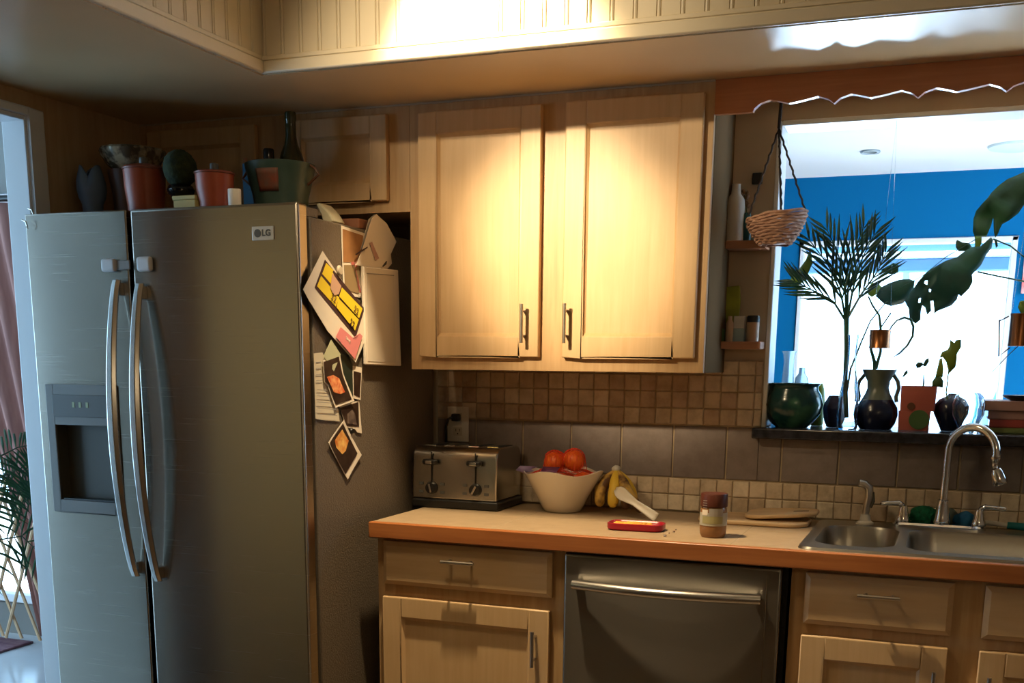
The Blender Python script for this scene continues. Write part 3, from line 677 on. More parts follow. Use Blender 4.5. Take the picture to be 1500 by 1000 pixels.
fl = paper('coupon_flyer', 'tilted yellow and pink coupon flyer hanging on the fridge side', 'flyer', [(472.5, 367.5), (444, 424), (452, 439), (480, 485), (521, 531), (544, 476)], .012, 'paper',
  [('yellow_panel', [(476, 380), (461, 421), (521, 494), (534, 452)], 'ink'), ('coupon', [(478, 385), (472, 401), (486, 417), (491, 407), (487, 398), (489, 396)], 'yprint'), ('coupon', [(470.5, 404), (464.5, 419), (491.5, 449), (497, 436), (488, 426), (483, 419)], 'yprint'),
   ('coupon', [(501, 421), (497, 434), (526, 466), (531, 452)], 'yprint'), ('coupon', [(496, 437), (493, 450), (520, 484), (525.5, 468)], 'yprint'),
   ('picture', [(487, 400), (500, 419), (496, 431), (489, 432), (484, 422)], mat('pinkish_logo', (.5, .3, .2), .7)),
   ('pink_panel', [(499, 479), (492, 493), (520, 526), (531, 492), (527, 488), (521, 498)], 'pink')], curl=.0)
ax = (at(520, 466, X=PX)-at(497, 438, X=PX)); up_ = (at(499, 421, X=PX)-at(494, 440, X=PX))
for (u, v, s_, tx) in ((489, 437, .026, '22'), (522, 455, .026, '22'), (516, 474, .026, '22')):
    text(tx, s_, 'ink', fl, at(u, v, X=PX+.0165), ax, up_-ax.normalized()*up_.dot(ax.normalized()), .0002)
text('SAVE', .012, 'paper', fl, at(510, 498, X=PX+.0168), ax, up_-ax.normalized()*up_.dot(ax.normalized()), .0002)
def magnet(label, u, v, r, m, off):
    p = at(u, v, X=PX+off); mb = MB(); mb.T = Matrix.Translation(p) @ Matrix.Rotation(PI/2, 4, 'Y')
    mb.lathe([(0, 0), (r, 0), (r, .003), (r*.8, .006), (0, .007)], (0, 0, 0), 20); tag(mb.build('magnet', m), label, 'magnet')
magnet('round clear white magnet above the yellow coupon flyer', 496.5, 396, .0125, mat('cloudy_plastic', (.42, .36, .27), .3), .014)
magnet('small black magnet at the foot of the grey figure photo', 514, 631, .008, 'black', .0025)

# ================================================================== things on top of the refrigerator
def pxprof(uc_, Y, prof, zb, flip=False):
    """lathe profile from silhouette (half width px, v) measured at depth Y; lowest row snapped to height zb"""
    c = at(uc_, prof[0][1], Y=Y); s_ = pxs(c)
    out = []
    for i, (hw, v) in enumerate(prof): out.append((hw*s_, (zb if i == 0 else at(uc_, v, Y=Y).z)-zb))
    return (c.x, Y, zb), out
def pot(name, label, cat, uc_, Y, prof, zb, m, inner=.004, parent=None, group=None, wob=None, seg=40, hollow=True):
    c, pr = pxprof(uc_, Y, prof, zb)
    if hollow:
        back = [(max(r-inner, .001), z_) for r, z_ in reversed(pr)]; back = [(r, max(z_-(0 if i == 0 else .0), inner*1.2)) for i, (r, z_) in enumerate(back)]
        pr2 = pr+back+[(0, inner*1.2)]
    else: pr2 = pr+[(0, pr[-1][1])]
    mb = MB().lathe([(0, 0)]+pr2, c, seg, wob, cap=False)
    o = mb.build(name, m, parent)
    if label: tag(o, label, cat, group)
    return o, c, pr
FT = FB+.0005
def tt(u, v, Y): return at(u, v, Y=Y)
# tulip vase
c, pr = pxprof(136, -.62, [(11, 303), (14, 299), (18, 290), (20, 277), (19.5, 265), (17, 254), (15, 247), (14, 243)], FT)
mb = MB().lathe([(0, 0)]+pr, c, 60, cap=False)
for v_ in mb.v:
    t = max(0, (v_.z-FT)/pr[-1][1]-.55)/.45; a = math.atan2(v_.y-c[1], v_.x-c[0])
    lob = abs(math.cos(1.5*(a+2.2))); v_.z -= (.034*(1-lob)**1.2)*t; k = 1+.05*(lob-.5)*t
    v_.x = c[0]+(v_.x-c[0])*k; v_.y = c[1]+(v_.y-c[1])*k
o = mb.build('vase', 'tulip', None, solid=.004); tag(o, 'blue grey tulip-shaped vase, leftmost on top of the refrigerator', 'vase')
# ornate glass bowl on brown pot
o, c, pr = pot('flower_pot', 'brown flower pot holding the patterned bowl at the back left', 'pot', 193, -.56, [(22, 300), (26, 285), (30, 262), (31, 256), (31, 251)], FT, 'brown')
cc, pr2 = pxprof(196, -.56, [(14, 251), (28, 249), (38, 240), (44, 228), (47, 221), (45, 218)], 0)
zb_ = c[2]+pr[-1][1]+.0006; z00 = pr2[1][1]
pp = [(r, zb_+(z_-z00 if i else 0)) for i, (r, z_) in enumerate(pr2)]
ob = MB().lathe([(0, zb_)]+pp+[(r-.004, z_) for r, z_ in reversed(pp[1:])]+[(0, zb_+.006)], (cc[0], -.56, 0), 48, lambda a, t: 1+.02*math.cos(12*a), cap=False).build('bowl', 'ornate')
tag(ob, 'patterned silver glass bowl with scalloped rim above the red canisters', 'bowl')
# red lidded canisters
def canister(uc_, hwb, hwt, vb, vt, vl, vk, Y, label):
    c, pr = pxprof(uc_, Y, [(hwb, vb), (hwb+1, vb-3), (hwt, (vb+vt)/2), (hwt+1, vt)], FT)
    t = thing('canister', label, 'canister', (c[0], Y, FT), 'red lidded canisters on the refrigerator')
    MB().lathe([(0, 0)]+pr+[(pr[-1][0]-.004, pr[-1][1]), (0, pr[-1][1])], c, 40, cap=False).build('jar', 'terra', t)
    s_ = pxs(c); z1 = pr[-1][1]+.0005; zl = at(uc_, vl, Y=Y).z-FT; zk = at(uc_, vk, Y=Y).z-FT; R0 = (hwt+2)*s_
    MB().lathe([(0, z1), (R0, z1), (R0, z1+.004), (R0*.9, z1+(zl-z1)*.6), (R0*.3, zl), (0, zl)], c, 40, cap=False).build('lid', mat('dark_red_lid', (.20, .05, .03), .35), t)
    MB().lathe([(0, zl), (6*s_, zl), (6.5*s_, (zl+zk)/2), (6*s_, zk-.003), (0, zk)], c, 20, cap=False).build('knob', 'dgrey', t)
canister(214, 25, 29, 303, 250, 240, 229, -.70, 'large red lidded canister between tulip vase and topiary ball')
canister(316, 22, 27, 300, 256, 249, 238, -.70, 'smaller red lidded canister right of the topiary ball')
# topiary
c = at(266, 298, Y=-.7); s_ = pxs(c)
tp = thing('topiary', 'small round dark topiary ball in glossy black pot', 'plant', (c.x, -.7, 1.747))
ty0 = 1.7470
zc_ = at(266, 247, Y=-.7).z
MB().lathe([(0, 0), (13*s_, 0), (18*s_, .008), (20*s_, .018), (17*s_, .028), (14*s_, .031), (0, .031)], (c.x, -.7, ty0), 32, cap=False).build('pot', 'blackgl', tp)
mb = MB(); mb.sphere((c.x, -.7, zc_), 24*s_, 40, 24, (1, 1, 1.1), 0)
for v_ in mb.v:
    d = v_-Vector((c.x, -.7, zc_)); k = 1+.07*noise.noise(d*160); v_ += d*(k-1)
mb.build('foliage', 'topiary', tp)
MB().tube([(c.x, -.7, ty0+.028), (c.x, -.7, zc_-20*s_)], .005, 8).build('stem', 'brown', tp)
for k, (za, zb9) in enumerate(((FT+.0002, 1.7352), (1.7358, 1.7465))):
    xa, xb = at(254-(k == 1)*2, 298, Y=-.735).x, at(286, 298, Y=-.735).x
    t = tag(MB().box(xa, xb, -.735, -.665, za, zb9).build('small_box', 'yellowp', None, bevel=.002), ('lower' if k == 0 else 'upper')+' cream box of the two under the topiary pot', 'box', 'cream boxes under the topiary')
# small white jar
o, c, pr = pot('candle_cup', 'small white candle cup right of the smaller red canister', 'cup', 344, -.74, [(9, 297), (9.5, 295), (9.5, 278), (9, 277)], FT, 'wplastic')
# brown stick leaning on cabinet
p = at(357, 285, Y=-.42)
tag(MB().tube([(p.x, -.42, FT+.0005), (p.x-.004, -.40, at(354, 232, Y=-.40).z)], .0055, 8).build('wooden_stick', 'shelfw'), 'thin wooden stick standing beside the teal basin', 'stick')
# teal basin
c, pr = pxprof(412, -.55, [(36, 300), (40, 290), (46, 265), (50, 247), (51, 242), (49, 241)], FT)
tb = thing('planter', 'teal glazed planter with a faded red patch on top of the refrigerator', 'planter', (c[0], -.55, FT))
MB().lathe([(0, 0)]+pr+[(r-.004, z_) for r, z_ in reversed(pr)][1:]+[(0, .006)], c, 48, cap=False).build('bowl', 'teal', tb)
pr_ = MB(); s_ = pxs(c)
vs = []; fs = []
for j in range(5):
    t = j/4
    zz = pr[1][1]+(pr[3][1]-pr[1][1])*(.1+.75*t)
    # radius on the wall at this height
    R0 = pr[1][0]+(pr[3][0]-pr[1][0])*(.1+.75*t)+.0012
    for i in range(9):
        a = -PI/2-.50+.72*(i/8)+.28; vs.append((c[0]+R0*math.cos(a), c[1]+R0*math.sin(a), FT+zz))
for j in range(4):
    for i in range(8): fs.append((j*9+i, j*9+i+1, j*9+i+10, j*9+i+9))
pr_.add(vs, fs).build('painted_patch', 'redpatch', tb, solid=.001)
for sgn, (ua, va) in ((1, (474, 262)), (-1, (363, 258))):
    rx = pr[4][0]; base = Vector((c[0]+sgn*rx*.98, c[1], FT+pr[4][1]-.004)); tip = Vector((c[0]+sgn*(rx+.024), c[1], FT+pr[4][1]-.028)); lo_ = Vector((c[0]+sgn*rx*.90, c[1], FT+pr[4][1]-.052))
    MB().tube([base, base.lerp(tip, .5)+Vector((0, 0, .004)), tip, tip.lerp(lo_, .5), lo_], .0035, 8).build('handle', 'brown', tb)
# bottles inside/behind planter
o, c, pr = pot('wine_bottle', 'tall dark green wine bottle behind the teal planter', 'bottle', 429, -.40, [(19, 300), (20, 292), (20, 262), (19, 240), (15, 224), (10, 212), (8, 200), (7.6, 178), (8.4, 176), (8.4, 166), (7.5, 164)], FT, 'greeng', hollow=False)
o, c, pr = pot('oil_bottle', 'short dark bottle with black cap behind the teal planter', 'bottle', 396, -.455, [(10, 300), (11, 290), (11, 250), (10, 240), (8, 238), (8, 220), (7, 218)], FT, 'blackgl', hollow=False)
# blue lid and cloth behind planter
c = at(375, 262, Y=-.43)
tag(MB().box(c.x-.028, c.x+.022, -.455, -.425, FT+.0003, at(378, 240, Y=-.43).z).build('blue_box', mat('blue_card', (.02, .14, .3), .5), None, bevel=.004), 'blue box at the left behind the teal planter', 'box')
# carton and cloth at the right end
c = at(492, 300, Y=-.5)
xa = at(475, 300, Y=-.36).x
t = tag(MB().prism([(FX1-.045, -.60, FT), (FX1-.03, -.60, FT), (FX1-.012, -.60, FT+.004), (FX1-.03, -.60, FT+.03), (FX1-.055, -.60, FT+.052), (FX1-.065, -.60, FT+.048), (FX1-.05, -.60, FT+.02)], (0, .06, 0)).build('folded_cloth', mat('pale_cloth', (.4, .36, .25), .8), None, bevel=.004), 'pale folded cloth lying right of the teal planter', 'cloth')
t = tag(MB().box(FX1-.078, FX1-.006, -.48, -.33, FT, FT+.026).build('carton', mat('brown_red_carton', (.26, .10, .05), .6), None, bevel=.003), 'flat reddish brown carton at the right edge of the refrigerator top', 'box')

# ================================================================== on the counter
ZK = ZC+.0008
# toaster
TX0, TX1, TY0, TY1 = -.108, .160, -.235, -.035
tz1 = 1.094
to = thing('toaster', 'four-slot stainless steel toaster with black base, near the refrigerator', 'toaster', ((TX0+TX1)/2, (TY0+TY1)/2, ZK))
MB().box(TX0-.002, TX1+.006, TY0-.004, TY1+.004, ZK, ZK+.026).build('base', 'black', to, bevel=.006, seg=3)
prof = []
z0 = ZK+.0265; R_ = .034
prof.append((TY0, z0))
for k in range(9):
    a = PI-(PI/2)*k/8; prof.append((TY0+R_+.004+R_*math.cos(a), tz1-R_+R_*math.sin(a)))
for k in range(9):
    a = PI/2-(PI/2)*k/8; prof.append((TY1-R_+R_*math.cos(a), tz1-R_+R_*math.sin(a)))
prof.append((TY1, z0))
MB().prism([(TX0, y, z_) for y, z_ in prof], (TX1-TX0, 0, 0)).build('shell', steel('toaster_steel', (.5, .47, .42), .22, 'x', .6), to, bevel=.004, ang=25)
for k, cx in enumerate((-.072, -.012, .066, .126)):
    MB().box(cx-.013+.006, cx+.013+.006, TY0+.05, TY1-.03, tz1-.0005, tz1+.0012).build('slot', 'black', to, bevel=.0004)
    MB().tube([(cx-.012, TY0+.046, tz1+.001), (cx+.022, TY0+.046, tz1+.001)], .0022, 8).build('slot_rim', 'chrome', to)
yf = TY0
for cx in (-.045, .095):
    MB().box(cx-.0018, cx+.0018, yf-.0012, yf+.002, ZK+.075, ZK+.165).build('lever_track', 'black', to)
    lv = MB().box(cx-.022, cx+.022, yf-.022, yf-.0014, ZK+.128, ZK+.144).build('lever', 'black', to, bevel=.006, seg=3)
    MB().box(cx-.010, cx+.010, yf-.0245, yf-.0222, ZK+.131, ZK+.140).build('lever_inlay', 'chrome', lv, bevel=.001)
    kb = MB(); kb.T = Matrix.Translation((cx, yf-.0004, ZK+.059)) @ Matrix.Rotation(PI/2, 4, 'X')
    kb.lathe([(0, 0), (.019, 0), (.018, .004), (.0155, .012), (0, .013)], (0, 0, 0), 28, cap=False); k_ = kb.build('dial', 'black', to)
    g_ = MB(); g_.T = Matrix.Translation((cx, yf-.0135, ZK+.059)) @ Matrix.Rotation(.5 if cx > 0 else -.2, 4, 'Y')
    g_.box(-.0028, .0028, -.004, .0, -.013, .013).build('dial_grip', 'nickel', k_, bevel=.001)
    for dx in (-.034, .034):
        for dz in (.012, -.012):
            MB().box(cx+dx-.007, cx+dx+.007, yf-.0008, yf-.0001, ZK+.059+dz-.004, ZK+.059+dz+.004).build('button', 'dgrey', to, bevel=.0003)
# outlet
p0 = at(656, 595, Y=-.009); p1 = at(687, 647, Y=-.009)
ou = thing('wall_outlet', 'cream wall outlet above the toaster with one plug in it', 'outlet', ((p0.x+p1.x)/2, -.009, p1.z))
MB().box(p0.x, p1.x, -.0135, -.0088, p1.z, p0.z).build('cover_plate', 'wplastic', ou, bevel=.002)
ocx = (p0.x+p1.x)/2; ocz = (p0.z+p1.z)/2
for dz in (.022, -.022):
    soc = MB().box(ocx-.015, ocx+.015, -.0148, -.0137, ocz+dz-.013, ocz+dz+.013).build('socket', mat('cream_socket', (.6, .55, .46), .4), ou, bevel=.0004)
    if dz < 0:
        for dx in (-.006, .006): MB().box(ocx+dx-.001, ocx+dx+.001, -.0153, -.0149, ocz+dz, ocz+dz+.008).build('contact_slot', 'black', soc)
        MB().box(ocx-.002, ocx+.002, -.0153, -.0149, ocz+dz-.009, ocz+dz-.005).build('contact_slot', 'black', soc)
pz = ocz+.022
pc = thing('power_plug', 'black toaster plug and cord hanging from the cream outlet', 'plug', (ocx, -.02, ZK))
MB().box(ocx-.013, ocx+.012, -.038, -.0152, pz-.012, pz+.011).build('plug', 'black', pc, bevel=.004)
MB().tube([(ocx-.008, -.037, pz), (ocx-.018, -.044, pz-.005), (ocx-.028, -.040, pz-.03), (ocx-.033, -.030, pz-.07), (ocx-.036, -.020, pz-.14), (ocx-.036, -.017, ZK+.02), (ocx-.03, -.0175, ZK+.003)], .0042, 10).build('cord', 'black', pc)
# fruit bowl
bx, by = at(823, 745, Y=-.14).x, -.135
pw = lambda a, t: 1+(.035*math.cos(4*a+.6)+.012*math.cos(2*a))*t
Rb, Rt, Hb = .052, .117, at(823, 694, Y=-.22).z-ZK
bprof = [(0, 0), (Rb, 0), (Rb+.004, .004), (Rb+(Rt-Rb)*.45, Hb*.45), (Rt-.004, Hb*.93), (Rt, Hb), (Rt-.004, Hb+.001), (Rt-.009, Hb*.93), (Rb+(Rt-Rb)*.4, Hb*.42), (Rb*.8, .010), (0, .008)]
mb = MB().lathe(bprof, (bx, by, ZK), 64, None, cap=False)
for v_ in mb.v:
    d = Vector((v_.x-bx, v_.y-by)); a = math.atan2(d.y, d.x); t = max(0, (v_.z-ZK)/Hb); k = 1+(.03*math.cos(4*a+.4))*t
    v_.x = bx+d.x*k; v_.y = by+d.y*k*.97; v_.z += .006*math.cos(4*a+.4)*t*t
tag(mb.build('fruit_bowl', 'bowl'), 'white ceramic bowl with flared wavy rim full of oranges', 'bowl')
opos = [(-.042, -.038, .88), (.014, -.058, .86), (.0, .040, .80), (-.060, .018, .84), (.064, -.012, .88), (-.024, -.006, 1.32), (.034, -.004, 1.38), (-.002, .0, .45)]
lab = ['orange at the front left inside the white bowl', 'orange at the front middle inside the white bowl', 'orange at the back inside the white bowl', 'orange at the far left back inside the white bowl', 'orange at the right inside the white bowl', 'left of the two topmost oranges in the bowl', 'right of the two topmost oranges in the bowl']
for i, (dx, dy, h) in enumerate(opos[:7]):
    r = .032 if i > 4 else .029
    o = MB().sphere((bx+dx, by+dy, ZK+Hb*h-.012), r, 32, 18, (1, 1, .95)).build('orange', 'orange'); tag(o, lab[i], 'orange', 'oranges in the white bowl')
# net bag over the oranges
vs = []; fs = []; NR, NS = 12, 44
for j in range(NR+1):
    t = j/NR
    for i in range(NS):
        a = 2*PI*i/NS; rr = (.098*(1-t)**.8+.004)*(1+.04*math.cos(3*a)); zz = ZK+Hb*1.0+.030*(t**.8)
        # rest over the two top fruits
        x = rr*math.cos(a); y = rr*math.sin(a)*.95
        lift = 0
        for (dx, dy, h) in opos[:7]:
            d = math.hypot(x-dx, y-dy)
            if d < .0335: lift = max(lift, ZK+Hb*h-.012+math.sqrt(.0345**2-d*d))
        vs.append((bx+x, by+y, max(zz-.012, lift+.001)))
for j in range(NR):
    for i in range(NS):
        k = (i+1) % NS; fs.append((j*NS+i, j*NS+k, (j+1)*NS+k, (j+1)*NS+i))
nb = thing('net_bag', 'red plastic net bag draped over the oranges', 'bag', (bx, by, ZK+Hb))
o = MB().add(vs, fs).build('net', 'net', nb); md = o.modifiers.new('wire', 'WIREFRAME'); md.thickness = .0016; md.use_even_offset = False
a0 = Vector((bx-.088, by-.03, ZK+Hb*1.0+.004))
MB().add([a0, a0+Vector((-.030, -.01, .010)), a0+Vector((-.045, -.008, -.004)), a0+Vector((-.020, -.012, -.010)), a0+Vector((.02, -.03, -.002)), a0+Vector((.02, .0, .008))], [(0, 1, 2, 3), (0, 3, 4), (0, 5, 1)]).build('plastic_label', mat('violet_label_film', (.30, .22, .42), .3), nb, solid=.001)
lp = Vector((bx-.01, by-.085, ZK+Hb*.97+.008))
MB().add([lp+Vector((-.03, .0, 0)), lp+Vector((.02, -.006, 0)), lp+Vector((.022, .02, .012)), lp+Vector((-.028, .02, .012))], [(0, 1, 2, 3)]).build('printed_tag', mat('purple_label', (.2, .06, .16), .4), nb, solid=.001)
# bananas
bs_ = thing('banana_bunch', 'bunch of spotted bananas standing beside the white bowl', 'bananas', (at(905, 748, Y=-.13).x, -.13, ZK))
ap = at(903, 688, Y=-.10)
bases = [((879, 742), -.150, 'bananab', .0185), ((880, 730), -.085, 'bananab', .0165), ((897, 746), -.165, 'banana', .0195), ((916, 745), -.165, 'bananab', .0180), ((936, 747), -.155, 'bananab', .0165), ((928, 735), -.075, 'banana', .0175)]
for (u, v), yy, m_, r in bases:
    e = at(u, v, Y=yy); e.z = ZK+r+.001
    if u == 936: e = at(940, 740, Y=-.175); e.z = ZK+r*.8
    d = e-ap; outw = Vector((d.x*.75, -.028, 0)) if u != 936 else Vector((d.x*.05, -.02, -.0))
    pts = []; rs = []
    for i in range(15):
        t = i/14; p = ap.lerp(e, t)+outw*math.sin(PI*min(1, t*1.0))*.55; 
        pts.append(p); rs.append(r*(.34+.66*min(1, t/.3)**.8 if t < .3 else 1 if t < .85 else 1-.62*((t-.85)/.15)**1.4))
    o = MB().tube(pts, rs, 6).build('banana', m_, bs_, sub=1, ang=180)
MB().sphere((ap.x, ap.y, ap.z+.002), .0135, 20, 12, (1, 1, .85), .15).build('stem_wrap', mat('white_stem_wrap', (.5, .47, .42), .4), bs_)
# white serving paddle leaning on bananas
w0 = at(901, 716, Y=-.185); w1 = at(962, 744, Y=-.225); w1.z = ZK+.009
d = (w1-w0); n_ = 14; vs = []; fs = []
side = Vector((.35, .25, 1)).normalized(); side = (side-d.normalized()*side.dot(d.normalized())).normalized(); nn = d.normalized().cross(side)
for i in range(n_+1):
    t = i/n_; w = .0175*math.sqrt(max(0.02, 1-((t-.18)/.19)**2)) if t < .18 else (.0175-.009*min(1, (t-.18)/.3) if t < .5 else .0085+.004*(t-.5)/.5)
    p = w0+d*t+nn*.006*math.sin(PI*t); dome = .005
    for s in (-1, -.6, 0, .6, 1): vs.append(p+side*w*s+nn*(-dome*(1-s*s)))
for i in range(n_):
    for k in range(4): fs.append((i*5+k, i*5+k+1, i*5+k+6, i*5+k+5))
tag(MB().add(vs, fs).build('serving_paddle', mat('glossy_white_plastic', (.82, .78, .7), .25), None, solid=.004, ang=60), 'white plastic paddle leaning against the bananas', 'utensil')
# red tray with yellow scraps
c = at(932, 771, Z=ZK+.012); ca = Vector((c.x, c.y))
def rrect(cx, cy, hx, hy, r, z_, n=6):
    pts = []
    for (sx, sy, a0) in ((1, 1, 0), (-1, 1, PI/2), (-1, -1, PI), (1, -1, 3*PI/2)):
        for k in range(n+1):
            a = a0+PI/2*k/n; pts.append((cx+sx*(hx-r)+r*math.cos(a), cy+sy*(hy-r)+r*math.sin(a), z_))
    return pts
def loft(loops, capb=True, capt=False):
    n = len(loops[0]); mb = MB(); vs = [p for l in loops for p in l]; fs = []
    for j in range(len(loops)-1):
        for i in range(n): k = (i+1) % n; fs.append((j*n+i, j*n+k, (j+1)*n+k, (j+1)*n+i))
    if capb: fs.append(tuple(reversed(range(n))))
    if capt: fs.append(tuple((len(loops)-1)*n+i for i in range(n)))
    return mb.add(vs, fs)
hx, hy = .074, .040
ty = -.405; txc = at(932, 775, Z=ZK).x+.0
lo = [rrect(0, 0, hx-.004, hy-.004, .024, 0), rrect(0, 0, hx, hy, .026, .004), rrect(0, 0, hx, hy, .026, .017), rrect(0, 0, hx-.003, hy-.003, .024, .0185), rrect(0, 0, hx-.006, hy-.006, .022, .016), rrect(0, 0, hx-.008, hy-.008, .02, .0115)]
mb = loft(lo, True, True); rot = Matrix.Translation((txc, ty, ZK)) @ Matrix.Rotation(.05, 4, 'Z')
for i in range(len(mb.v)): mb.v[i] = rot @ mb.v[i]
tr = mb.build('snack_tray', 'redp', None); tag(tr, 'small oval red plastic dish on the counter in front of the bananas', 'dish')
mb = MB()
for i in range(30):
    x, y = random.uniform(-.052, .045), random.uniform(-.022, .022); s_ = random.uniform(.005, .009)
    mb.sphere(rot @ Vector((x, y, .0145)), s_, 8, 6, (1.3, 1, .42), .3)
tag(mb.build('food_scraps', 'egg'), 'yellow food scraps in the oval red dish', 'food')['kind'] = 'stuff'
# peanut butter jar
c = at(1045, 788, Z=ZK); cx, cy = c.x+.0, c.y+.030; s_ = pxs((cx, cy, 1)); cx = at(1045, 760, Y=cy).x
jr = thing('peanut_butter_jar', 'clear jar of peanut butter with dark brown lid on the counter', 'jar', (cx, cy, ZK))
zt_ = at(1047, 722, Y=cy).z-ZK; zl = at(1047, 741, Y=cy).z-ZK; R0 = 19.5*s_
MB().lathe([(0, 0), (R0*.86, 0), (R0*.97, .008), (R0, .02), (R0, zl-.016), (R0*.96, zl-.006), (R0*.9, zl-.001), (0, zl-.001)], (cx, cy, ZK), 40, cap=False).build('jar', 'pbrown', jr)
lab_ = MB().lathe([(R0+.0008, .030), (R0+.0008, zl-.014)], (cx, cy, ZK), 48, cap=False).build('label', mat('pale_jar_label', (.40, .38, .31), .5, col2=(.34, .31, .22), scale=12), jr)
vs = []
def onlabel(a0, a1, z0_, z1_, m_, nm):
    v = []; f = []; n = 8
    for j, zz in enumerate((z0_, z1_)):
        for i in range(n+1): a = a0+(a1-a0)*i/n; v.append((cx+(R0+.0014)*math.cos(a), cy+(R0+.0014)*math.sin(a), ZK+zz))
    for i in range(n): f.append((i, i+1, n+2+i, n+1+i))
    return MB().add(v, f).build(nm, m_, lab_)
onlabel(-PI/2-.75, -PI/2-.25, .070, zl-.02, 'paper', 'print'); onlabel(-PI/2-.15, -PI/2+.9, .074, zl-.022, 'inkg', 'print')
onlabel(-PI/2-.7, -PI/2+.9, .036, .054, mat('olive_print', (.3, .27, .12), .6), 'print')
for k in range(4): onlabel(-PI/2-.7, -PI/2-.32, .074+k*.006, .0755+k*.006, 'inkg', 'print')
MB().lathe([(0, zl), (R0*1.0, zl), (R0*1.01, zl+.003), (R0*1.01, zt_-.003), (R0*.97, zt_), (0, zt_)], (cx, cy, ZK), 56, lambda a, t: 1+.006*math.cos(28*a), cap=False).build('lid', 'lidb', jr)
# crumbs
for i, (u, v, r) in enumerate(((974, 785, .004), (987, 779, .003), (980, 781, .002), (990, 776, .002))):
    p = at(u, v, Z=ZK); tag(MB().sphere((p.x, p.y, ZK+r*.5), r, 8, 6, (1.2, 1, .6), .3).build('crumb', 'brown'), 'brown crumb on the counter between the red dish and the jar', 'crumb', 'crumbs on the counter')
# cutting boards
def board(name, label, pts, z0, th, tilt, m='board'):
    mb = MB(); n = len(pts); P3 = [Vector((x, y, z0)) for x, y in pts]
    mb.prism(P3, (0, 0, th)); return mb
def boardshape(x0, x1, y0, y1, r=.05, n=8):
    return [(p[0], p[1]) for p in rrect((x0+x1)/2, (y0+y1)/2, (x1-x0)/2, (y1-y0)/2, r, 0, n)]
b1 = MB(); pts = boardshape(.735, 1.035, -.215, -.035, .06)
b1.prism([Vector((x, y, ZK)) for x, y in pts], (0, 0, .012)); o = b1.build('cutting_board', 'board', None, bevel=.004, seg=3)
tag(o, 'lower pale wooden cutting board lying against the tiles', 'cutting board', 'cutting boards')
hxy = (.762, -.135)
MB().lathe([(0, 0), (.011, 0), (.011, .0006), (0, .0006)], (hxy[0], hxy[1], ZK+.0121), 20, cap=False, sq=(1.5, .8)).build('handle_hole', 'ink', o)
b2 = MB(); b2.T = Matrix.Translation((1.055, 0, ZK+.038)) @ Matrix.Rotation(math.radians(-4.2), 4, 'Y') @ Matrix.Translation((-1.055, 0, -ZK))
pts = boardshape(.795, 1.05, -.165, -.025, .045)
b2.T = Matrix.Translation((.86, 0, ZK+.0135)) @ Matrix.Rotation(math.radians(-4.2), 4, 'Y') @ Matrix.Translation((-.86, 0, -ZK))
for i in range(len(pts)): pass
b2.prism([Vector((x, y, ZK)) for x, y in boardshape(.862, 1.055, -.195, -.03, .05)], (0, 0, .011))
b2.T = None
o = MB(); o.v = b2.v; o.f = b2.f
# taper the tip towards the right by squeezing y
for v_ in o.v:
    t = max(0, (v_.x-.93)/.12); v_.y = -.1125+(v_.y+.1125)*(1-.35*t)
o = o.build('cutting_board', 'board', None, bevel=.004, seg=3); tag(o, 'upper wooden cutting board with a slot, tilted up at its right end', 'cutting board', 'cutting boards')
sp = MB(); sp.T = Matrix.Translation((.86, 0, ZK+.0135)) @ Matrix.Rotation(math.radians(-4.2), 4, 'Y') @ Matrix.Translation((-.86, 0, -ZK))
sp.box(.99, 1.03, -.125, -.115, ZK+.0111, ZK+.0117); sp.build('slot', 'ink', o)

# ---- sink
sk = thing('double_sink', 'double bowl stainless steel sink set in the countertop', 'sink', (1.45, -.29, .75))
zr = ZC+.0065
bm = bmesh.new()
def ring(pts):
    vs = [bm.verts.new(p) for p in pts]; es = [bm.edges.new((vs[i], vs[(i+1) % len(vs)])) for i in range(len(vs))]; return vs, es
ctr = lambda x0, x1, y0, y1, r, z_: rrect((x0+x1)/2, (y0+y1)/2, (x1-x0)/2, (y1-y0)/2, r, z_, 8)
A = (1.079, 1.268, -.490, -.135); B = (1.290, 1.80, -.500, -.135)
o1, e1 = ring(ctr(SX0, SX1, SY0, SY1, .035, zr)); o2, e2 = ring(ctr(*A, .07, zr)); o3, e3 = ring(ctr(*B, .07, zr))
bmesh.ops.triangle_fill(bm, use_beauty=True, use_dissolve=False, edges=e1+e2+e3)
o4, e4 = ring(ctr(SX0-.003, SX1+.003, SY0-.003, SY1+.003, .037, ZC+.0006))
n = len(o1)
for i in range(n): bm.faces.new((o1[i], o1[(i+1) % n], o4[(i+1) % n], o4[i]))
for src, bx_ in ((o2, A), (o3, B)):
    prev = src; x0, x1, y0, y1 = bx_
    for (ins, dz_, rr) in ((.004, -.006, .066), (.012, -.08, .062), (.018, -.150, .058), (.035, -.168, .045), (.07, -.172, .02)):
        cur = [bm.verts.new(p) for p in ctr(x0+ins, x1-ins, y0+ins, y1-ins, rr, zr+dz_)]
        for i in range(n): bm.faces.new((prev[i], prev[(i+1) % n], cur[(i+1) % n], cur[i]))
        prev = cur
    bm.faces.new(prev)
bmesh.ops.recalc_face_normals(bm, faces=bm.faces)
me = bpy.data.meshes.new('basin'); 
for v_ in bm.verts: v_.co -= sk.location
bm.to_mesh(me); bm.free(); me.shade_smooth(); me.set_sharp_from_angle(angle=math.radians(50)); me.materials.append(M['sinks'])
so = bpy.data.objects.new('basin', me); C.objects.link(so); so.parent = sk
for (cx_, cy_) in ((1.175, -.31), (1.52, -.30)):
    MB().lathe([(0, .001), (.02, .001), (.035, .003), (.04, .0005)], (cx_, cy_, zr-.172), 28, cap=False).build('drain', 'chrome', sk)
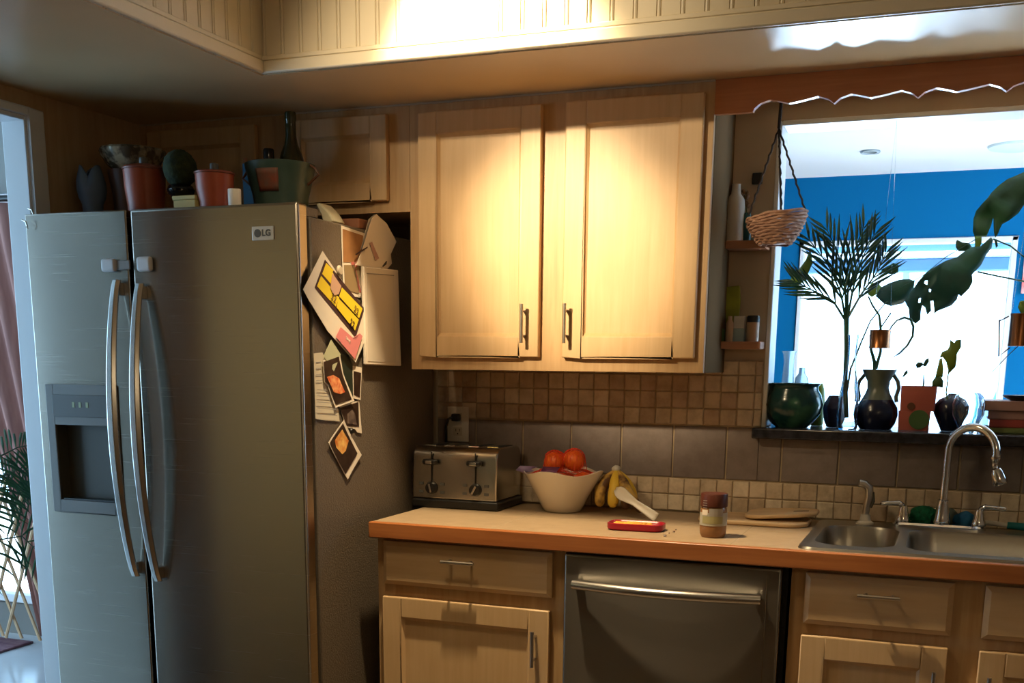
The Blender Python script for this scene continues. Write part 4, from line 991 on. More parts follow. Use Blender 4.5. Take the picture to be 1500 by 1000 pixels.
# faucet
fz = zr+.0005; fy = -.085
fxc = at(1379, 765, Y=fy).x; fxl = at(1322, 762, Y=fy).x; fxr = at(1433, 768, Y=fy).x
fa = thing('faucet', 'chrome gooseneck kitchen faucet with two lever handles', 'faucet', (fxc, fy, fz))
loft([ctr(fxl-.025, fxr+.02, fy-.024, fy+.024, .023, fz), ctr(fxl-.025, fxr+.02, fy-.024, fy+.024, .023, fz+.007), ctr(fxl-.02, fxr+.015, fy-.019, fy+.019, .018, fz+.012)], True, True).build('base_plate', 'chrome', fa)
cn = MB().lathe([(0, .0125), (.021, .0125), (.022, .018), (.019, .03), (.0145, .072), (.0150, .076), (.0, .078)], (fxc, fy, fz), 28, cap=False).build('spout_base', 'chrome', fa)
ztop = at(1415, 625, Y=fy-.03).z
dirv = Vector((.88, -.47, 0)).normalized(); Rr = .064; zb_ = ztop-Rr
pts = [(fxc, fy, fz+.07), (fxc+.001, fy, fz+.14), (fxc+.001, fy, zb_-.02)]
for k in range(15):
    a = PI-k*(PI*1.02)/14; pts.append(Vector((fxc+.001, fy, zb_))+dirv*(Rr+Rr*math.cos(a))+Vector((0, 0, Rr*math.sin(a))))
e = Vector(pts[-1])
MB().tube(pts, .0105, 16).build('gooseneck', 'chrome', fa)
e2_ = e+Vector((0, 0, -.028))
MB().lathe([(0, 0), (.0125, 0), (.0135, -.008), (.010, -.016), (.008, -.020), (.0085, -.026), (.006, -.034), (0, -.036)], (e.x, e.y, e.z+.002), 20, cap=False).build('joint', 'chrome', fa)
hd = MB(); hd.T = Matrix.Translation((e.x, e.y, e.z-.028)) @ Matrix.Rotation(math.radians(-22), 4, 'Y')
hd.lathe([(0, -.004), (.012, -.006), (.0155, -.014), (.018, -.034), (.0185, -.044), (.016, -.048), (0, -.048)], (0, 0, 0), 24, cap=False).build('spray_head', 'chrome', fa)
for fx, sg, uo, vo in ((fxl, -1, 1290, 737), (fxr, 1, 1474, 746)):
    h = MB().lathe([(0, .0125), (.019, .0125), (.020, .018), (.0145, .030), (.0105, .050), (.0095, .054), (0, .055)], (fx, fy, fz), 24, cap=False).build('handle', 'chrome', fa)
    tip = at(uo, vo, Y=fy-.02)
    MB().tube([(fx, fy, fz+.048), (fx+sg*.002, fy, tip.z-.012), (fx+sg*.005, fy-.001, tip.z-.003), (fx+sg*.013, fy-.003, tip.z+.002), (fx+sg*.028, fy-.008, tip.z+.001), (tip.x-sg*.004, fy-.018, tip.z), (tip.x, fy-.02, tip.z)], [.0095, .0088, .008, .0068, .0058, .0056, .003], 12).build('lever', 'chrome', h)
# side sprayer
sx = at(1267, 765, Y=-.085).x
spy = thing('side_sprayer', 'pull-out side sprayer with white base left of the faucet', 'sprayer', (sx, -.085, fz))
MB().lathe([(0, 0), (.024, 0), (.0235, .004), (.015, .009), (.0125, .022), (.0125, .026), (0, .026)], (sx, -.085, fz), 28, cap=False).build('base', 'wplastic', spy)
MB().tube([(sx, -.085, fz+.026), (sx+.001, -.085, fz+.05), (sx+.006, -.087, fz+.075), (sx+.004, -.09, fz+.098), (sx-.008, -.093, fz+.108), (sx-.022, -.096, fz+.110)], [.0095, .0095, .012, .0115, .010, .0105], 14).build('handle', 'nickel', spy)
MB().tube([(sx+.012, -.088, fz+.045), (sx+.018, -.089, fz+.062), (sx+.016, -.091, fz+.088)], [.003, .004, .003], 8).build('trigger', 'dgrey', spy)
# green scrubber, cloths, brush behind the faucet
gx = at(1353, 755, Y=-.045).x
mb = MB().sphere((gx, -.044, fz+.026), .026, 40, 24, (1.35, .72, 1))
for v_ in mb.v:
    d = v_-Vector((gx, -.044, fz+.026)); k = 1/max(.2, (abs(d.x/.035)**4+abs(d.z/.026)**4)**.25)**.45; d.x *= k; d.z *= min(k, 1.06); d.z = max(d.z, -.0258)
    q_ = Vector((gx, -.044, fz+.026))+d*(1+.10*noise.noise(v_*140)); q_.z = max(q_.z, fz+.0003); v_.x, v_.y, v_.z = q_
tag(mb.build('pot_scrubber', 'scrubg'), 'dark green bristly pot scrubber behind the faucet', 'scrubber')
gx = at(1411, 760, Y=-.045).x
mb = MB().sphere((gx, -.044, fz+.021), .021, 36, 20, (1.2, .85, 1))
for v_ in mb.v: v_ += (v_-Vector((gx, -.044, fz+.022)))*.25*noise.noise(v_*60)
tag(mb.build('dish_cloth', 'blueb'), 'crumpled blue dish cloth between faucet spout and right lever', 'cloth')
gx = at(1394, 756, Y=-.03).x
mb = MB().sphere((gx-.004, -.030, fz+.024), .019, 30, 18, (1.0, .6, 1.2))
for v_ in mb.v: v_ += (v_-Vector((gx, -.030, fz+.022)))*.25*noise.noise(v_*70)
tag(mb.build('sponge', 'greyc'), 'grey green sponge just right of the faucet spout', 'sponge')
b0 = at(1440, 757, Y=-.05); b1_ = at(1500, 775, Y=-.05)
br = thing('dish_brush', 'dish brush with white shaft and teal grip lying right of the faucet', 'brush', (b0.x, -.05, fz))
MB().tube([(b0.x-.004, -.05, fz+.018), (b0.x+.03, -.05, fz+.016), (b0.x+.064, -.05, fz+.013)], .0065, 10).build('shaft', 'wplastic', br)
MB().tube([(b0.x+.060, -.05, fz+.0135), (b0.x+.10, -.05, fz+.011), (b0.x+.17, -.05, fz+.0095)], [.009, .010, .009], 12).build('grip', 'tealb', br)

# ---- valance over the sink
vm = MB(); x0, x1 = XR+.0005, 2.2; n_ = 520; vs = []
yv0, yv1 = YU-.0, YU+.018
cu0, cu1 = at(1222, 149, Y=YU).x, at(1345, 143, Y=YU).x; per = cu1-cu0; xs0 = cu0-per
def scal(x):
    # repeating double-crested waves between pointed drops
    if x < xs0: return 1.944
    ph = ((x-xs0) % per)/per; K_ = [(0, 0), (.07, .6), (.2, 1), (.32, .72), (.44, .38), (.6, .62), (.8, 1), (.93, .55), (1, 0)]
    for (a, b), (c, d) in zip(K_, K_[1:]):
        if a <= ph <= c: t = (ph-a)/(c-a); return 1.951+.0185*(b+(d-b)*t)
    return 1.951
for i in range(n_+1):
    x = x0+(x1-x0)*i/n_; zb2 = scal(x)
    for y in (yv0, yv1): vs += [(x, y, zb2), (x, y, ZS-.001)]
fs = []
for i in range(n_):
    a = i*4; b = a+4
    fs += [(a, b, b+1, a+1), (a+2, a+3, b+3, b+2), (a, a+2, b+2, b), (a+1, b+1, b+3, a+3)]
fs += [(0, 1, 3, 2), (n_*4, n_*4+2, n_*4+3, n_*4+1)]
tag(vm.add(vs, fs).build('window_valance', 'valance'), 'reddish wooden valance with scalloped lower edge over the sink', 'valance')

# ---- small wall shelves beside the window
def wshelf(v_top, v_bot, u1, label):
    zt_ = at(1085, v_top, Y=-.075).z; zb_ = at(1085, v_bot, Y=-.075).z; xe = min(at(u1, v_top, Y=-.07).x, OP-.004)
    o = MB().box(XR+.002, xe, -.078, -.0105 if zt_ < 1.36 else -.0008, zb_, zt_).build('wall_shelf', 'shelfw', None, bevel=.002); tag(o, label, 'shelf', 'little shelves beside the window'); return zt_
zs1 = wshelf(352, 364, 1142, 'upper small wooden shelf between cabinet and window, behind the basket')
zs2 = wshelf(500, 511, 1119, 'lower small wooden shelf between cabinet and window')
o, c, pr = pot('milk_bottle', 'chalky white square-shouldered bottle on the upper small shelf', 'bottle', 1075, -.045, [(14, 350), (14.5, 345), (13.5, 300), (12.5, 292), (7, 284), (6, 272), (6.5, 270)], zs1+.0004, 'wbottle', hollow=False)
o, c, pr = pot('teal_jar', 'small teal jar on the upper shelf beside the white bottle', 'jar', 1093, -.04, [(6, 350), (7, 345), (8, 330), (6, 318), (5, 312)], zs1+.0004, mat('teal_jar_glaze', (.02, .10, .11), .3), hollow=False)
fd = at(1090, 300, Y=-.03)
dfl = thing('dried_flower', 'small dried brown flower above the teal jar', 'flower', (fd.x, -.03, zs1+.0004))
MB().tube([(fd.x+.012, -.018, zs1+.0006), (fd.x+.008, -.02, zs1+.07), (fd.x, -.03, at(1090, 286, Y=-.03).z)], .0015, 6).build('stem', 'stem', dfl)
mb = MB()
for k in range(8): mb.sphere((fd.x+random.uniform(-.012, .01), -.03+random.uniform(-.006, .006), at(1090, 280+k*3, Y=-.03).z), .006, 8, 6, (1, 1, 1.2), .3)
mb.build('dried_petals', mat('dried_brown', (.22, .12, .06), .8), dfl)
p = at(1110, 262, Y=-.004)
tag(MB().box(p.x-.0135, p.x+.0135, -.016, -.0005, p.z-.015, p.z+.015).build('wall_switch', 'black', None, bevel=.003), 'small black square switch on the wall above the basket', 'switch')
# lower shelf items
def P2(u, v, Y=-.05): return at(u, v, Y=Y)
bag = MB(); a_ = P2(1060, 466); b_ = P2(1079, 417)
o = tag(MB().prism([(P2(1061, 499).x, -.024, zs2+.0004), (P2(1076, 499).x, -.024, zs2+.0004), (P2(1079, 499).x, -.024, P2(0+1079, 440).z), (P2(1081, 417).x, -.024, P2(1081, 417).z), (P2(1061, 418).x, -.024, P2(1061, 419).z), (P2(1059, 450).x, -.024, P2(1059, 450).z)], (0, .012, 0)).build('seed_packet', 'ygbag', None, bevel=.003), 'tall yellow green packet standing on the lower small shelf', 'packet')
o, c, pr = pot('spice_jar', 'small green jar at the left end of the lower shelf', 'jar', 1054, -.055, [(7, 499), (7.5, 496), (7.5, 484), (6, 481)], zs2+.0004, 'greenring', hollow=False)
o, c, pr = pot('spice_jar', 'thin beige bottle in front of the yellow packet', 'jar', 1068, -.058, [(5, 499), (5.5, 494), (5.5, 474), (3, 468), (3, 463)], zs2+.0004, 'beigej', hollow=False)
bx0, bx1 = P2(1074, 498).x, P2(1090, 498).x
t = thing('small_carton', 'white and blue carton on the lower shelf', 'box', ((bx0+bx1)/2, -.045, zs2))
MB().box(bx0, bx1, -.058, -.034, zs2+.0004, P2(1082, 481).z).build('lower_half', 'mintb', t, bevel=.001)
MB().box(bx0, bx1, -.058, -.034, P2(1082, 481).z+.0001, P2(1082, 463).z).build('upper_half', 'bottlew', t, bevel=.001)
c, pr = pxprof(1102, -.045, [(8.5, 499), (9, 496), (9, 472)], zs2+.0004)
t = thing('pill_jar', 'beige jar with black lid at the right end of the lower shelf', 'jar', c)
MB().lathe([(0, 0)]+pr+[(0, pr[-1][1])], c, 24, cap=False).build('jar', 'beigej', t)
zz = pr[-1][1]; r = pr[-1][0]
MB().lathe([(0, zz+.0003), (r*1.05, zz+.0003), (r*1.05, zz+.014), (r*.9, zz+.018), (0, zz+.018)], c, 24, cap=False).build('lid', 'black', t)

# ---- hanging wicker basket
YBK = -.17
c = at(1137, 333, Y=YBK); s_ = pxs(c); zrim = at(1138, 314, Y=YBK).z; zbot = at(1138, 359, Y=YBK).z
hb = thing('hanging_basket', 'wicker basket hanging on dark cords from the soffit by the window', 'basket', (c.x, YBK, zbot))
Rk = 42*s_; H_ = zrim-zbot
mb = MB(); rows = 11; seg = 56
for j in range(rows):
    t = (j+.5)/rows; rr = Rk*(.50+.50*math.sin(t*PI/2)**1.0); pts = []
    for i in range(seg+1):
        a = 2*PI*i/seg; w = .0022*math.cos(a*14+(j % 2)*PI)
        pts.append((c.x+(rr+w)*math.cos(a), YBK+(rr+w)*math.sin(a), zbot+H_*t+.0015*math.sin(a*5+j)+.010*t*math.cos(a)))
    mb.tube(pts, H_/rows*.56, 6)
mb.lathe([(0, .004), (Rk*.42, .003), (Rk*.52, .008)], (c.x, YBK, zbot), 40, cap=False)
mb.build('woven_bowl', 'wicker', hb)
top = Vector((c.x-.0, YBK, ZS-.001)); tk = at(1141, 188, Y=YBK); top.x = at(1145, 150, Y=YBK).x
def twist(a, b, n=26, amp=.0015):
    return [a.lerp(b, i/n)+Vector((amp*math.sin(i*2.1), amp*math.cos(i*2.1), 0)) for i in range(n+1)]
mb = MB().tube([top, Vector((tk.x, YBK, tk.z))], .0042, 8)
for a in (PI*.98, .12, -PI/2+1.5*PI*.66):
    e = Vector((c.x+Rk*.98*math.cos(a), YBK+Rk*.98*math.sin(a), zrim+.002)); mb.tube(twist(Vector((tk.x, YBK, tk.z)), e), .0026, 6)
mb.tube(twist(Vector((tk.x, YBK, tk.z)), Vector((c.x, YBK-Rk*.0+Rk*.95, zrim)))[:1]+[Vector((c.x, YBK+Rk*.95, zrim))], .0024, 6)
mb.build('cord', 'rope', hb)

# ================================================================== window sill things
ZW = ZSILL+.0006
def sillpot(*a, **k): return pot(*a, **k)
# green mottled pot
o, c, pr = pot('planter', 'round mottled dark green glazed pot at the left end of the window sill', 'pot', 1159, .045, [(23, 624), (31, 618), (40, 605), (43, 592), (40, 578), (35, 570), (35, 566), (38, 562), (39, 561)], ZW, 'potgreen', inner=.005)
# clear bud vase
o, c, pr = pot('bud_vase', 'slim clear glass bud vase rising behind the green pot', 'vase', 1150, .150, [(12, 624), (12, 619), (11, 590), (9, 560), (7.5, 535), (7.5, 528), (9, 518), (11, 514)], ZW, 'bglass', inner=.0025)
o, c, pr = pot('glass_bottle', 'small clear glass bottle behind the right side of the green pot', 'bottle', 1170, .145, [(10, 624), (10.5, 620), (10.5, 565), (9, 553), (5, 547), (4.5, 538)], ZW, 'bglass', inner=.0025)
o, c, pr = pot('leafy_pot', 'small yellow green cup half hidden behind the green pot', 'pot', 1196, .15, [(8, 624), (9, 620), (10, 590), (8, 570), (5, 561)], ZW, 'leafy')
# dark hexagonal pot
o, c, pr = pot('planter', 'small dark angular pot behind the tall glass vase', 'pot', 1221, .10, [(10, 622), (14, 617), (17, 598), (15, 590), (9, 579)], ZW, 'potdark', seg=6)
for p_ in o.data.polygons: p_.use_smooth = False
# tall glass vase with palm cutting
gv, c, pr = pot('glass_vase', 'tall clear glass vase holding the palm cutting on the sill', 'vase', 1240, .00, [(14, 627), (15, 624), (15, 600), (13, 575), (9, 548), (7, 520), (8, 500), (9, 490)], ZW, 'glass', inner=.003)
pc_ = thing('palm_cutting', 'dark palm cutting with feathery fronds in the tall glass vase', 'plant', (c[0], 0, ZW+.01))
def P0(u, v, Y=0.0): return at(u, v, Y=Y)
def pinnate(mb, mbs, spine, n, ln, wid, yspread=.02, ang=1.0, start=.25, droop=.0):
    """palm frond: spine points with paired narrow leaflets"""
    L_ = [spine[0]]
    def ev(t):
        x = t*(len(spine)-1); i = min(int(x), len(spine)-2); return spine[i].lerp(spine[i+1], x-i)
    mbs.tube([ev(i/10) for i in range(11)], [.0032*(1-.75*i/10)+.0006 for i in range(11)], 6)
    for i in range(n):
        t = start+(1-start)*i/(n-1); p = ev(t); tg = (ev(min(1, t+.03))-ev(max(0, t-.03))).normalized()
        perp = tg.cross(Vector((0, 1, 0))).normalized()
        for sg in (-1, 1):
            l = ln*(1-.55*abs(t-.5)*1.5)*random.uniform(.85, 1.1)
            d = (tg*math.cos(ang)+perp*sg*math.sin(ang)+Vector((0, random.uniform(-.35, .35), 0))).normalized()
            q = [p, p+d*l*.35+Vector((0, 0, .002)), p+d*l*.7, p+d*l+Vector((0, 0, -droop*l))]
            w = d.cross(Vector((0, 1, 0))).normalized(); nrm = d.cross(w).normalized()
            v = [q[0]-w*wid*.2, q[0]+w*wid*.2, q[1]-w*wid, q[1]+nrm*wid*.35, q[1]+w*wid, q[2]-w*wid*.75, q[2]+nrm*wid*.25, q[2]+w*wid*.75, q[3]]
            mb.add(v, [(0, 2, 3), (0, 3, 1), (1, 3, 4), (2, 5, 6, 3), (3, 6, 7, 4), (5, 8, 6), (6, 8, 7)])
lf = MB(); stx = MB()
base = P0(1240, 612); neck = P0(1240, 470)
for (kk, sp_) in enumerate([[(1239, 470), (1232, 430), (1215, 390), (1186, 352)], [(1240, 470), (1238, 420), (1228, 370), (1212, 338)], [(1241, 468), (1250, 420), (1262, 380), (1280, 345)], [(1242, 465), (1262, 430), (1284, 400), (1297, 372)], [(1239, 470), (1220, 440), (1190, 425), (1165, 412)], [(1241, 468), (1242, 420), (1250, 370), (1265, 335)]]):
    yy = (-.02, .02, .0, .03, -.01, .04)[kk]
    spn = [P0(u, v, yy*i/3) for i, (u, v) in enumerate(sp_)]
    pinnate(lf, stx, spn, 8, .112, .0040, ang=.42, start=.26)
stx.tube([base, P0(1238, 560), P0(1240, 510), P0(1240, 466)], [.006, .0065, .006, .0075], 8)
stx.tube([P0(1238, 590), P0(1246, 540), P0(1262, 500), P0(1275, 470), P0(1300, 440)], [.003, .003, .0025, .002, .0015], 6)
stx.build('stems', 'leafb', pc_); lf.build('leaflets', 'leafb', pc_, solid=.0006)
def leafpoly(name, px, Y, m, parent, bend=.02, holes=None, ax=(0, 1)):
    """leaf blade from its outline, cupped and folded a little along its length"""
    pts = [at(u, v, Y=Y) for u, v in px]; c0 = sum(pts, Vector())/len(pts)
    bm = bmesh.new(); vs = [bm.verts.new(p) for p in pts]; es = [bm.edges.new((vs[i], vs[(i+1) % len(vs)])) for i in range(len(vs))]
    allE = list(es)
    for h in (holes or []):
        hv = [bm.verts.new(at(u, v, Y=Y)) for u, v in h]; allE += [bm.edges.new((hv[i], hv[(i+1) % len(hv)])) for i in range(len(hv))]
    bmesh.ops.triangle_fill(bm, use_beauty=True, use_dissolve=False, edges=allE)
    bmesh.ops.subdivide_edges(bm, edges=bm.edges[:], cuts=2, use_grid_fill=True)
    R0 = max((p-c0).length for p in pts)
    for v in bm.verts:
        d = v.co-c0; k = d.length/R0; v.co.y += bend*k*k+bend*.4*noise.noise(v.co*22)
    mb = MB(); idx = {v: i for i, v in enumerate(bm.verts)}
    mb.add([v.co.copy() for v in bm.verts], [tuple(idx[v] for v in f.verts) for f in bm.faces]); bm.free()
    return mb.build(name, m, parent, solid=.0008, ang=60)
leafpoly('broad_leaf', [(1186, 362), (1180, 380), (1170, 395), (1160, 402), (1157, 412), (1165, 422), (1176, 412), (1184, 400), (1190, 385)], .03, 'leafy', pc_, .015)
# two-handled pitcher
c, pr = pxprof(1282, .06, [(22, 625), (27, 620), (30, 608), (29, 597), (22, 585), (17, 575), (15, 568), (16, 558), (21, 548), (24, 541)], ZW)
pv = thing('two_handled_vase', 'dark two-handled pottery vase with grey drip glaze on the sill', 'vase', c)
low = [(r, z_) for r, z_ in pr[:5]]; up = pr[4:]
MB().lathe([(0, 0)]+low+[(0, low[-1][1])], c, 40, cap=False).build('lower_body', 'potdark', pv)
MB().lathe(up+[(r-.004, z_) for r, z_ in reversed(up)], c, 40, cap=False).build('upper_body', 'potgrey', pv)
for sg in (-1, 1):
    R1 = pr[7][0]; r3 = pr[3][0]
    MB().tube([(c[0]+sg*pr[8][0]*.92, c[1], c[2]+pr[8][1]), (c[0]+sg*(R1+.020), c[1], c[2]+pr[7][1]), (c[0]+sg*(R1+.024), c[1], c[2]+pr[6][1]), (c[0]+sg*(R1+.018), c[1], c[2]+pr[5][1]-.01), (c[0]+sg*r3*.92, c[1], c[2]+pr[4][1]-.006)], .0052, 10).build('handle', 'potgrey', pv)
# cutting in the pitcher (forked stem)
fk = thing('forked_cutting', 'forked plant cutting growing out of the two-handled vase', 'plant', (c[0], .06, ZW+.02))
mb = MB().tube([at(1281, 590, Y=.06), at(1281, 530, Y=.05), at(1276, 512, Y=.03), at(1275, 490, Y=.02)], [.004, .005, .004, .003], 8)
mb.tube([at(1283, 540, Y=.055), at(1290, 515, Y=.05), at(1290, 480, Y=.05), at(1288, 462, Y=.05), at(1278, 447, Y=.05), at(1272, 434, Y=.05)], [.005, .004, .0035, .003, .0025, .002], 8)
mb.tube([at(1290, 480, Y=.05), at(1297, 470, Y=.05), at(1305, 458, Y=.05)], .002, 6)
mb.build('stem', 'leafb', fk)
# copper mug planters
wire = MB()
def mug(uc_, Y, hw, v0, v1, label, extra=None):
    p = at(uc_, v1, Y=Y); s_ = pxs(p); h = at(uc_, v0, Y=Y).z-p.z; r = hw*s_
    t = thing('copper_mug', label, 'mug', (p.x, Y, p.z), 'hanging copper mugs in the window')
    MB().lathe([(0, 0), (r, 0), (r, .003), (r*.97, h*.1), (r*.97, h*.9), (r*1.02, h), (r*.93, h), (r*.93, .003), (0, .003)], (p.x, Y, p.z), 32, cap=False).build('cup', 'copper', t)
    return t, p, r, h
t, p, r, h = mug(1288, -.012, 15, 483, 510, 'copper mug hanging above the two-handled vase')
MB().tube([(p.x-r*.9, -.012, p.z+h*.95), (p.x-r*.4, -.005, ZT-.3), (p.x, .005, ZT-.013)], .0006, 5).build('thread', 'glass', t)
MB().tube([(p.x+r*.9, -.012, p.z+h*.95), (p.x+r*.4, -.005, ZT-.3), (p.x, .005, ZT-.013)], .0006, 5).build('thread', 'glass', t)
t, p, r, h = mug(1492, .02, 15, 459, 507, 'taller copper mug in a wire hanger at the right edge of the photo')
MB().tube([at(1464, 468, Y=.02), at(1463, 522, Y=.02), at(1479, 509, Y=.02)], .0024, 6).build('wire_hanger', 'brown', t)
MB().tube([at(1478, 463, Y=.02), at(1464, 470, Y=.02)], .002, 6).build('wire_hanger', 'brown', t)
MB().tube([at(1492, 506, Y=.02), at(1475, 522, Y=.02), at(1453, 545, Y=.02)], .0012, 6).build('wire_hanger', 'brown', t)
MB().tube([(p.x-r*.9, .02, p.z+h*.95), (p.x, .02, ZT-.013)], .0008, 5).build('thread', 'glass', t)
MB().tube([(p.x+r*.9, .02, p.z+h*.95), (p.x, .02, ZT-.013)], .0008, 5).build('thread', 'glass', t)
# aerial root loop
pts = [(1306, 478), (1314, 469), (1325, 465), (1334, 468), (1338, 478), (1337, 492), (1329, 506), (1318, 517), (1308, 523)]
tv = thing('curling_tendril', 'dark curling tendril hanging in front of the bright window', 'tendril', at(1308, 523, Y=.03))
MB().tube([at(1300, 490, Y=.03)]+[at(u, v, Y=.03) for u, v in pts], [.0022]*3+[.003, .0035, .0035, .0032, .003, .002, .001], 8).build('tendril', 'leafb', tv)
# red clay cubes
p = at(1342, 620, Y=.05)
def cube_pot(u0, u1, v0, v1, zb_, label, ring_):
    xa, xb = at(u0, v1, Y=.03).x, at(u1, v1, Y=.03).x; z1 = at(u0, v0, Y=.03).z; d = xb-xa
    t = thing('square_pot', label, 'pot', ((xa+xb)/2, .03+d/2, zb_), 'stacked red clay pots')
    w = .006
    b = MB()
    lo = [rrect((xa+xb)/2, .03+d/2, d/2-.002, d/2-.002, .006, zb_, 3), rrect((xa+xb)/2, .03+d/2, d/2, d/2, .006, z1, 3), rrect((xa+xb)/2, .03+d/2, d/2-w, d/2-w, .004, z1, 3), rrect((xa+xb)/2, .03+d/2, d/2-w-.001, d/2-w-.001, .004, zb_+.006, 3)]
    loft(lo, True, True).build('pot', 'redcube', t)
    return t, xa, xb, z1
t1, xa, xb, z1 = cube_pot(1314, 1361, 602, 628, ZW, 'lower red clay square pot with a green painted disc', True)
z1 = t1.location.z+(z1-ZW)
dm = MB(); dm.T = Matrix.Translation((xb-.028, .0285, ZW+.030)) @ Matrix.Rotation(PI/2, 4, 'X'); dm.lathe([(0, 0), (.026, 0), (.026, .0012), (0, .0012)], (0, 0, 0), 28, cap=False).build('painted_disc', 'greenring', t1)
t2, xa2, xb2, z2 = cube_pot(1317, 1370, 565, 601, z1+.0005, 'upper red clay square pot stacked on the green-disc pot', True)
dm = MB(); dm.T = Matrix.Translation((xa2+.030, .0285, z1+.014)) @ Matrix.Rotation(PI/2, 4, 'X'); dm.lathe([(0, 0), (.010, 0), (.010, .0012), (0, .0012)], (0, 0, 0), 20, cap=False).build('painted_disc', 'brown', t2)
# little plant in upper pot
sl = thing('seedling', 'sprig with small round leaves in the upper red pot', 'plant', ((xa2+xb2)/2, .055, z1+.012))
st = MB().tube([at(1350, 585, Y=.055), at(1353, 560, Y=.055), at(1353, 548, Y=.055)], [.003, .0025, .0015], 6)
st.tube([at(1344, 585, Y=.055), at(1340, 550, Y=.055), at(1345, 535, Y=.055), at(1352, 531, Y=.055)], .0006, 5)
st.tube([at(1338, 585, Y=.055), at(1326, 560, Y=.055), at(1324, 550, Y=.055)], .0006, 5)
st.build('stem', 'leafb', sl)
leafpoly('leaf', [(1341, 534), (1345, 530), (1351, 531), (1353, 534), (1348, 538), (1343, 539)], .055, 'leafb', sl, .004)
leafpoly('leaf', [(1352, 534), (1355, 527), (1360, 524), (1361, 529), (1357, 536), (1353, 537)], .055, 'leafb', sl, .004)
leafpoly('leaf', [(1321, 553), (1325, 545), (1329, 541), (1330, 546), (1325, 551)], .055, 'leafb', sl, .004)
# yellow-green broad leaf plant (cutting in the glass globe)
yp = thing('leafy_cutting', 'pale green drooping leaf cutting above the black round vase', 'plant', at(1380, 590, Y=.06))
leafpoly('leaf', [(1392, 497), (1398, 502), (1400, 498), (1408, 497), (1408, 508), (1402, 518), (1401, 530), (1400, 537), (1390, 547), (1386, 530), (1381, 523), (1376, 524), (1380, 515), (1388, 512), (1391, 506)], .05, 'leafy', yp, .012)
leafpoly('leaf', [(1376, 526), (1380, 524), (1382, 540), (1381, 552), (1378, 553), (1370, 552)], .045, 'leafy', yp, .008)
leafpoly('leaf', [(1366, 558), (1370, 552), (1378, 551), (1382, 558), (1381, 568), (1372, 566), (1365, 566)], .04, 'greenring', yp, .008)
MB().tube([at(1397, 510, Y=.052), at(1390, 540, Y=.056), at(1386, 575, Y=.06), at(1391, 600, Y=.06)], [.0012, .0018, .002, .002], 6).build('stem', 'leafy', yp)
# black round vase and glass globe
o, c, pr = pot('vase', 'round black bud vase with narrow neck on the sill', 'vase', 1391, .085, [(12, 625), (18, 618), (24, 605), (24, 594), (18, 585), (8, 580), (5, 576)], ZW, 'potdark')
o, c, pr = pot('glass_globe', 'round clear glass globe in front of the black bud vase', 'globe vase', 1416, -.005, [(9, 627), (15, 622), (22, 607), (23, 592), (19, 580), (14, 575)], ZW, 'glass', inner=.002)
# small glass block behind books
tag(MB().box(at(1432, 618, Y=.12).x, at(1450, 618, Y=.12).x, .105, .14, ZW, at(1440, 597, Y=.12).z).build('glass_block', 'bglass', None, bevel=.004), 'small clear glass block left of the stacked books', 'glass block')
# books
xs_ = [(1436, .03, .195, 633, 622, 'bookg', 'bottom olive green book of the sill stack'), (1449, .035, .185, 621, 611, 'bookr', 'red book in the middle of the sill stack'), (1447, .04, .18, 610, 599, 'bookp', 'pale pink book above the red one'), (1441, .03, .175, 598, 585, 'bookp', 'topmost pinkish beige book of the sill stack')]
zb_ = ZW; hts = [.014, .021, .022, .026]
for (u, y0, y1, v0, v1, m_, lb), h in zip(xs_, hts):
    xa = at(u, v0, Y=y0).x; xb = xa+.22
    t = thing('book', lb, 'book', ((xa+xb)/2, y0, zb_), 'books stacked on the sill')
    cv = MB().box(xa, xb, y0, y1, zb_, zb_+.0022).box(xa, xb, y0, y1, zb_+h-.0022, zb_+h).box(xa, xb, y0, y0+.0022, zb_+.0022, zb_+h-.0022).build('cover', m_, t, bevel=.0008)
    MB().box(xa+.004, xb-.004, y0+.0026, y1-.004, zb_+.0024, zb_+h-.0024).build('pages', 'page', t)
    zb_ += h+.0004
xa = at(1470, 580, Y=.05).x
o = MB().lathe([(0, 0), (.05, 0), (.068, .008), (.072, .014), (.068, .014), (.048, .004), (0, .004)], (xa+.07, .10, zb_), 36, cap=False).build('dish', 'potdark'); tag(o, 'shallow dark dish on top of the stacked books', 'dish')
# ---- big monstera: pot on the far floor right of the frame, leaves reach into view
mp_ = thing('monstera_plant', 'big monstera with dark split leaves in front of the bright window', 'plant', (1.95, .55, 0))
MB().lathe([(0, 0), (.15, 0), (.19, .28), (.20, .3), (.185, .3), (.17, .27), (0, .27)], (1.95, .55, 0), 32, cap=False).build('pot', 'terram', mp_)
YM = .30
leafpoly('leaf', [(1325, 440), (1331, 432), (1336, 425), (1345, 412), (1360, 396), (1385, 382), (1402, 376), (1412, 368), (1424, 361), (1436, 360), (1452, 346), (1455, 350), (1453, 362), (1445, 372), (1437, 388), (1424, 402), (1425, 412), (1420, 422), (1408, 434), (1404, 431), (1402, 438), (1394, 447), (1372, 456), (1369, 460), (1367, 440), (1363, 441), (1364, 455), (1358, 461), (1355, 450), (1351, 447), (1349, 455), (1348, 468), (1341, 474), (1332, 466), (1331, 452)], YM, 'leafb', mp_, .03,
  holes=[[(1355, 411), (1359, 411), (1358, 417), (1354, 415)], [(1361, 423), (1364, 424), (1363, 428), (1361, 427)], [(1346, 437), (1349, 436), (1348, 443), (1345, 443)]])
leafpoly('leaf', [(1282, 433), (1290, 420), (1303, 414), (1318, 409), (1332, 408), (1340, 411), (1338, 424), (1330, 436), (1322, 444), (1305, 448), (1294, 444)], YM+.02, 'leafb', mp_, .02)
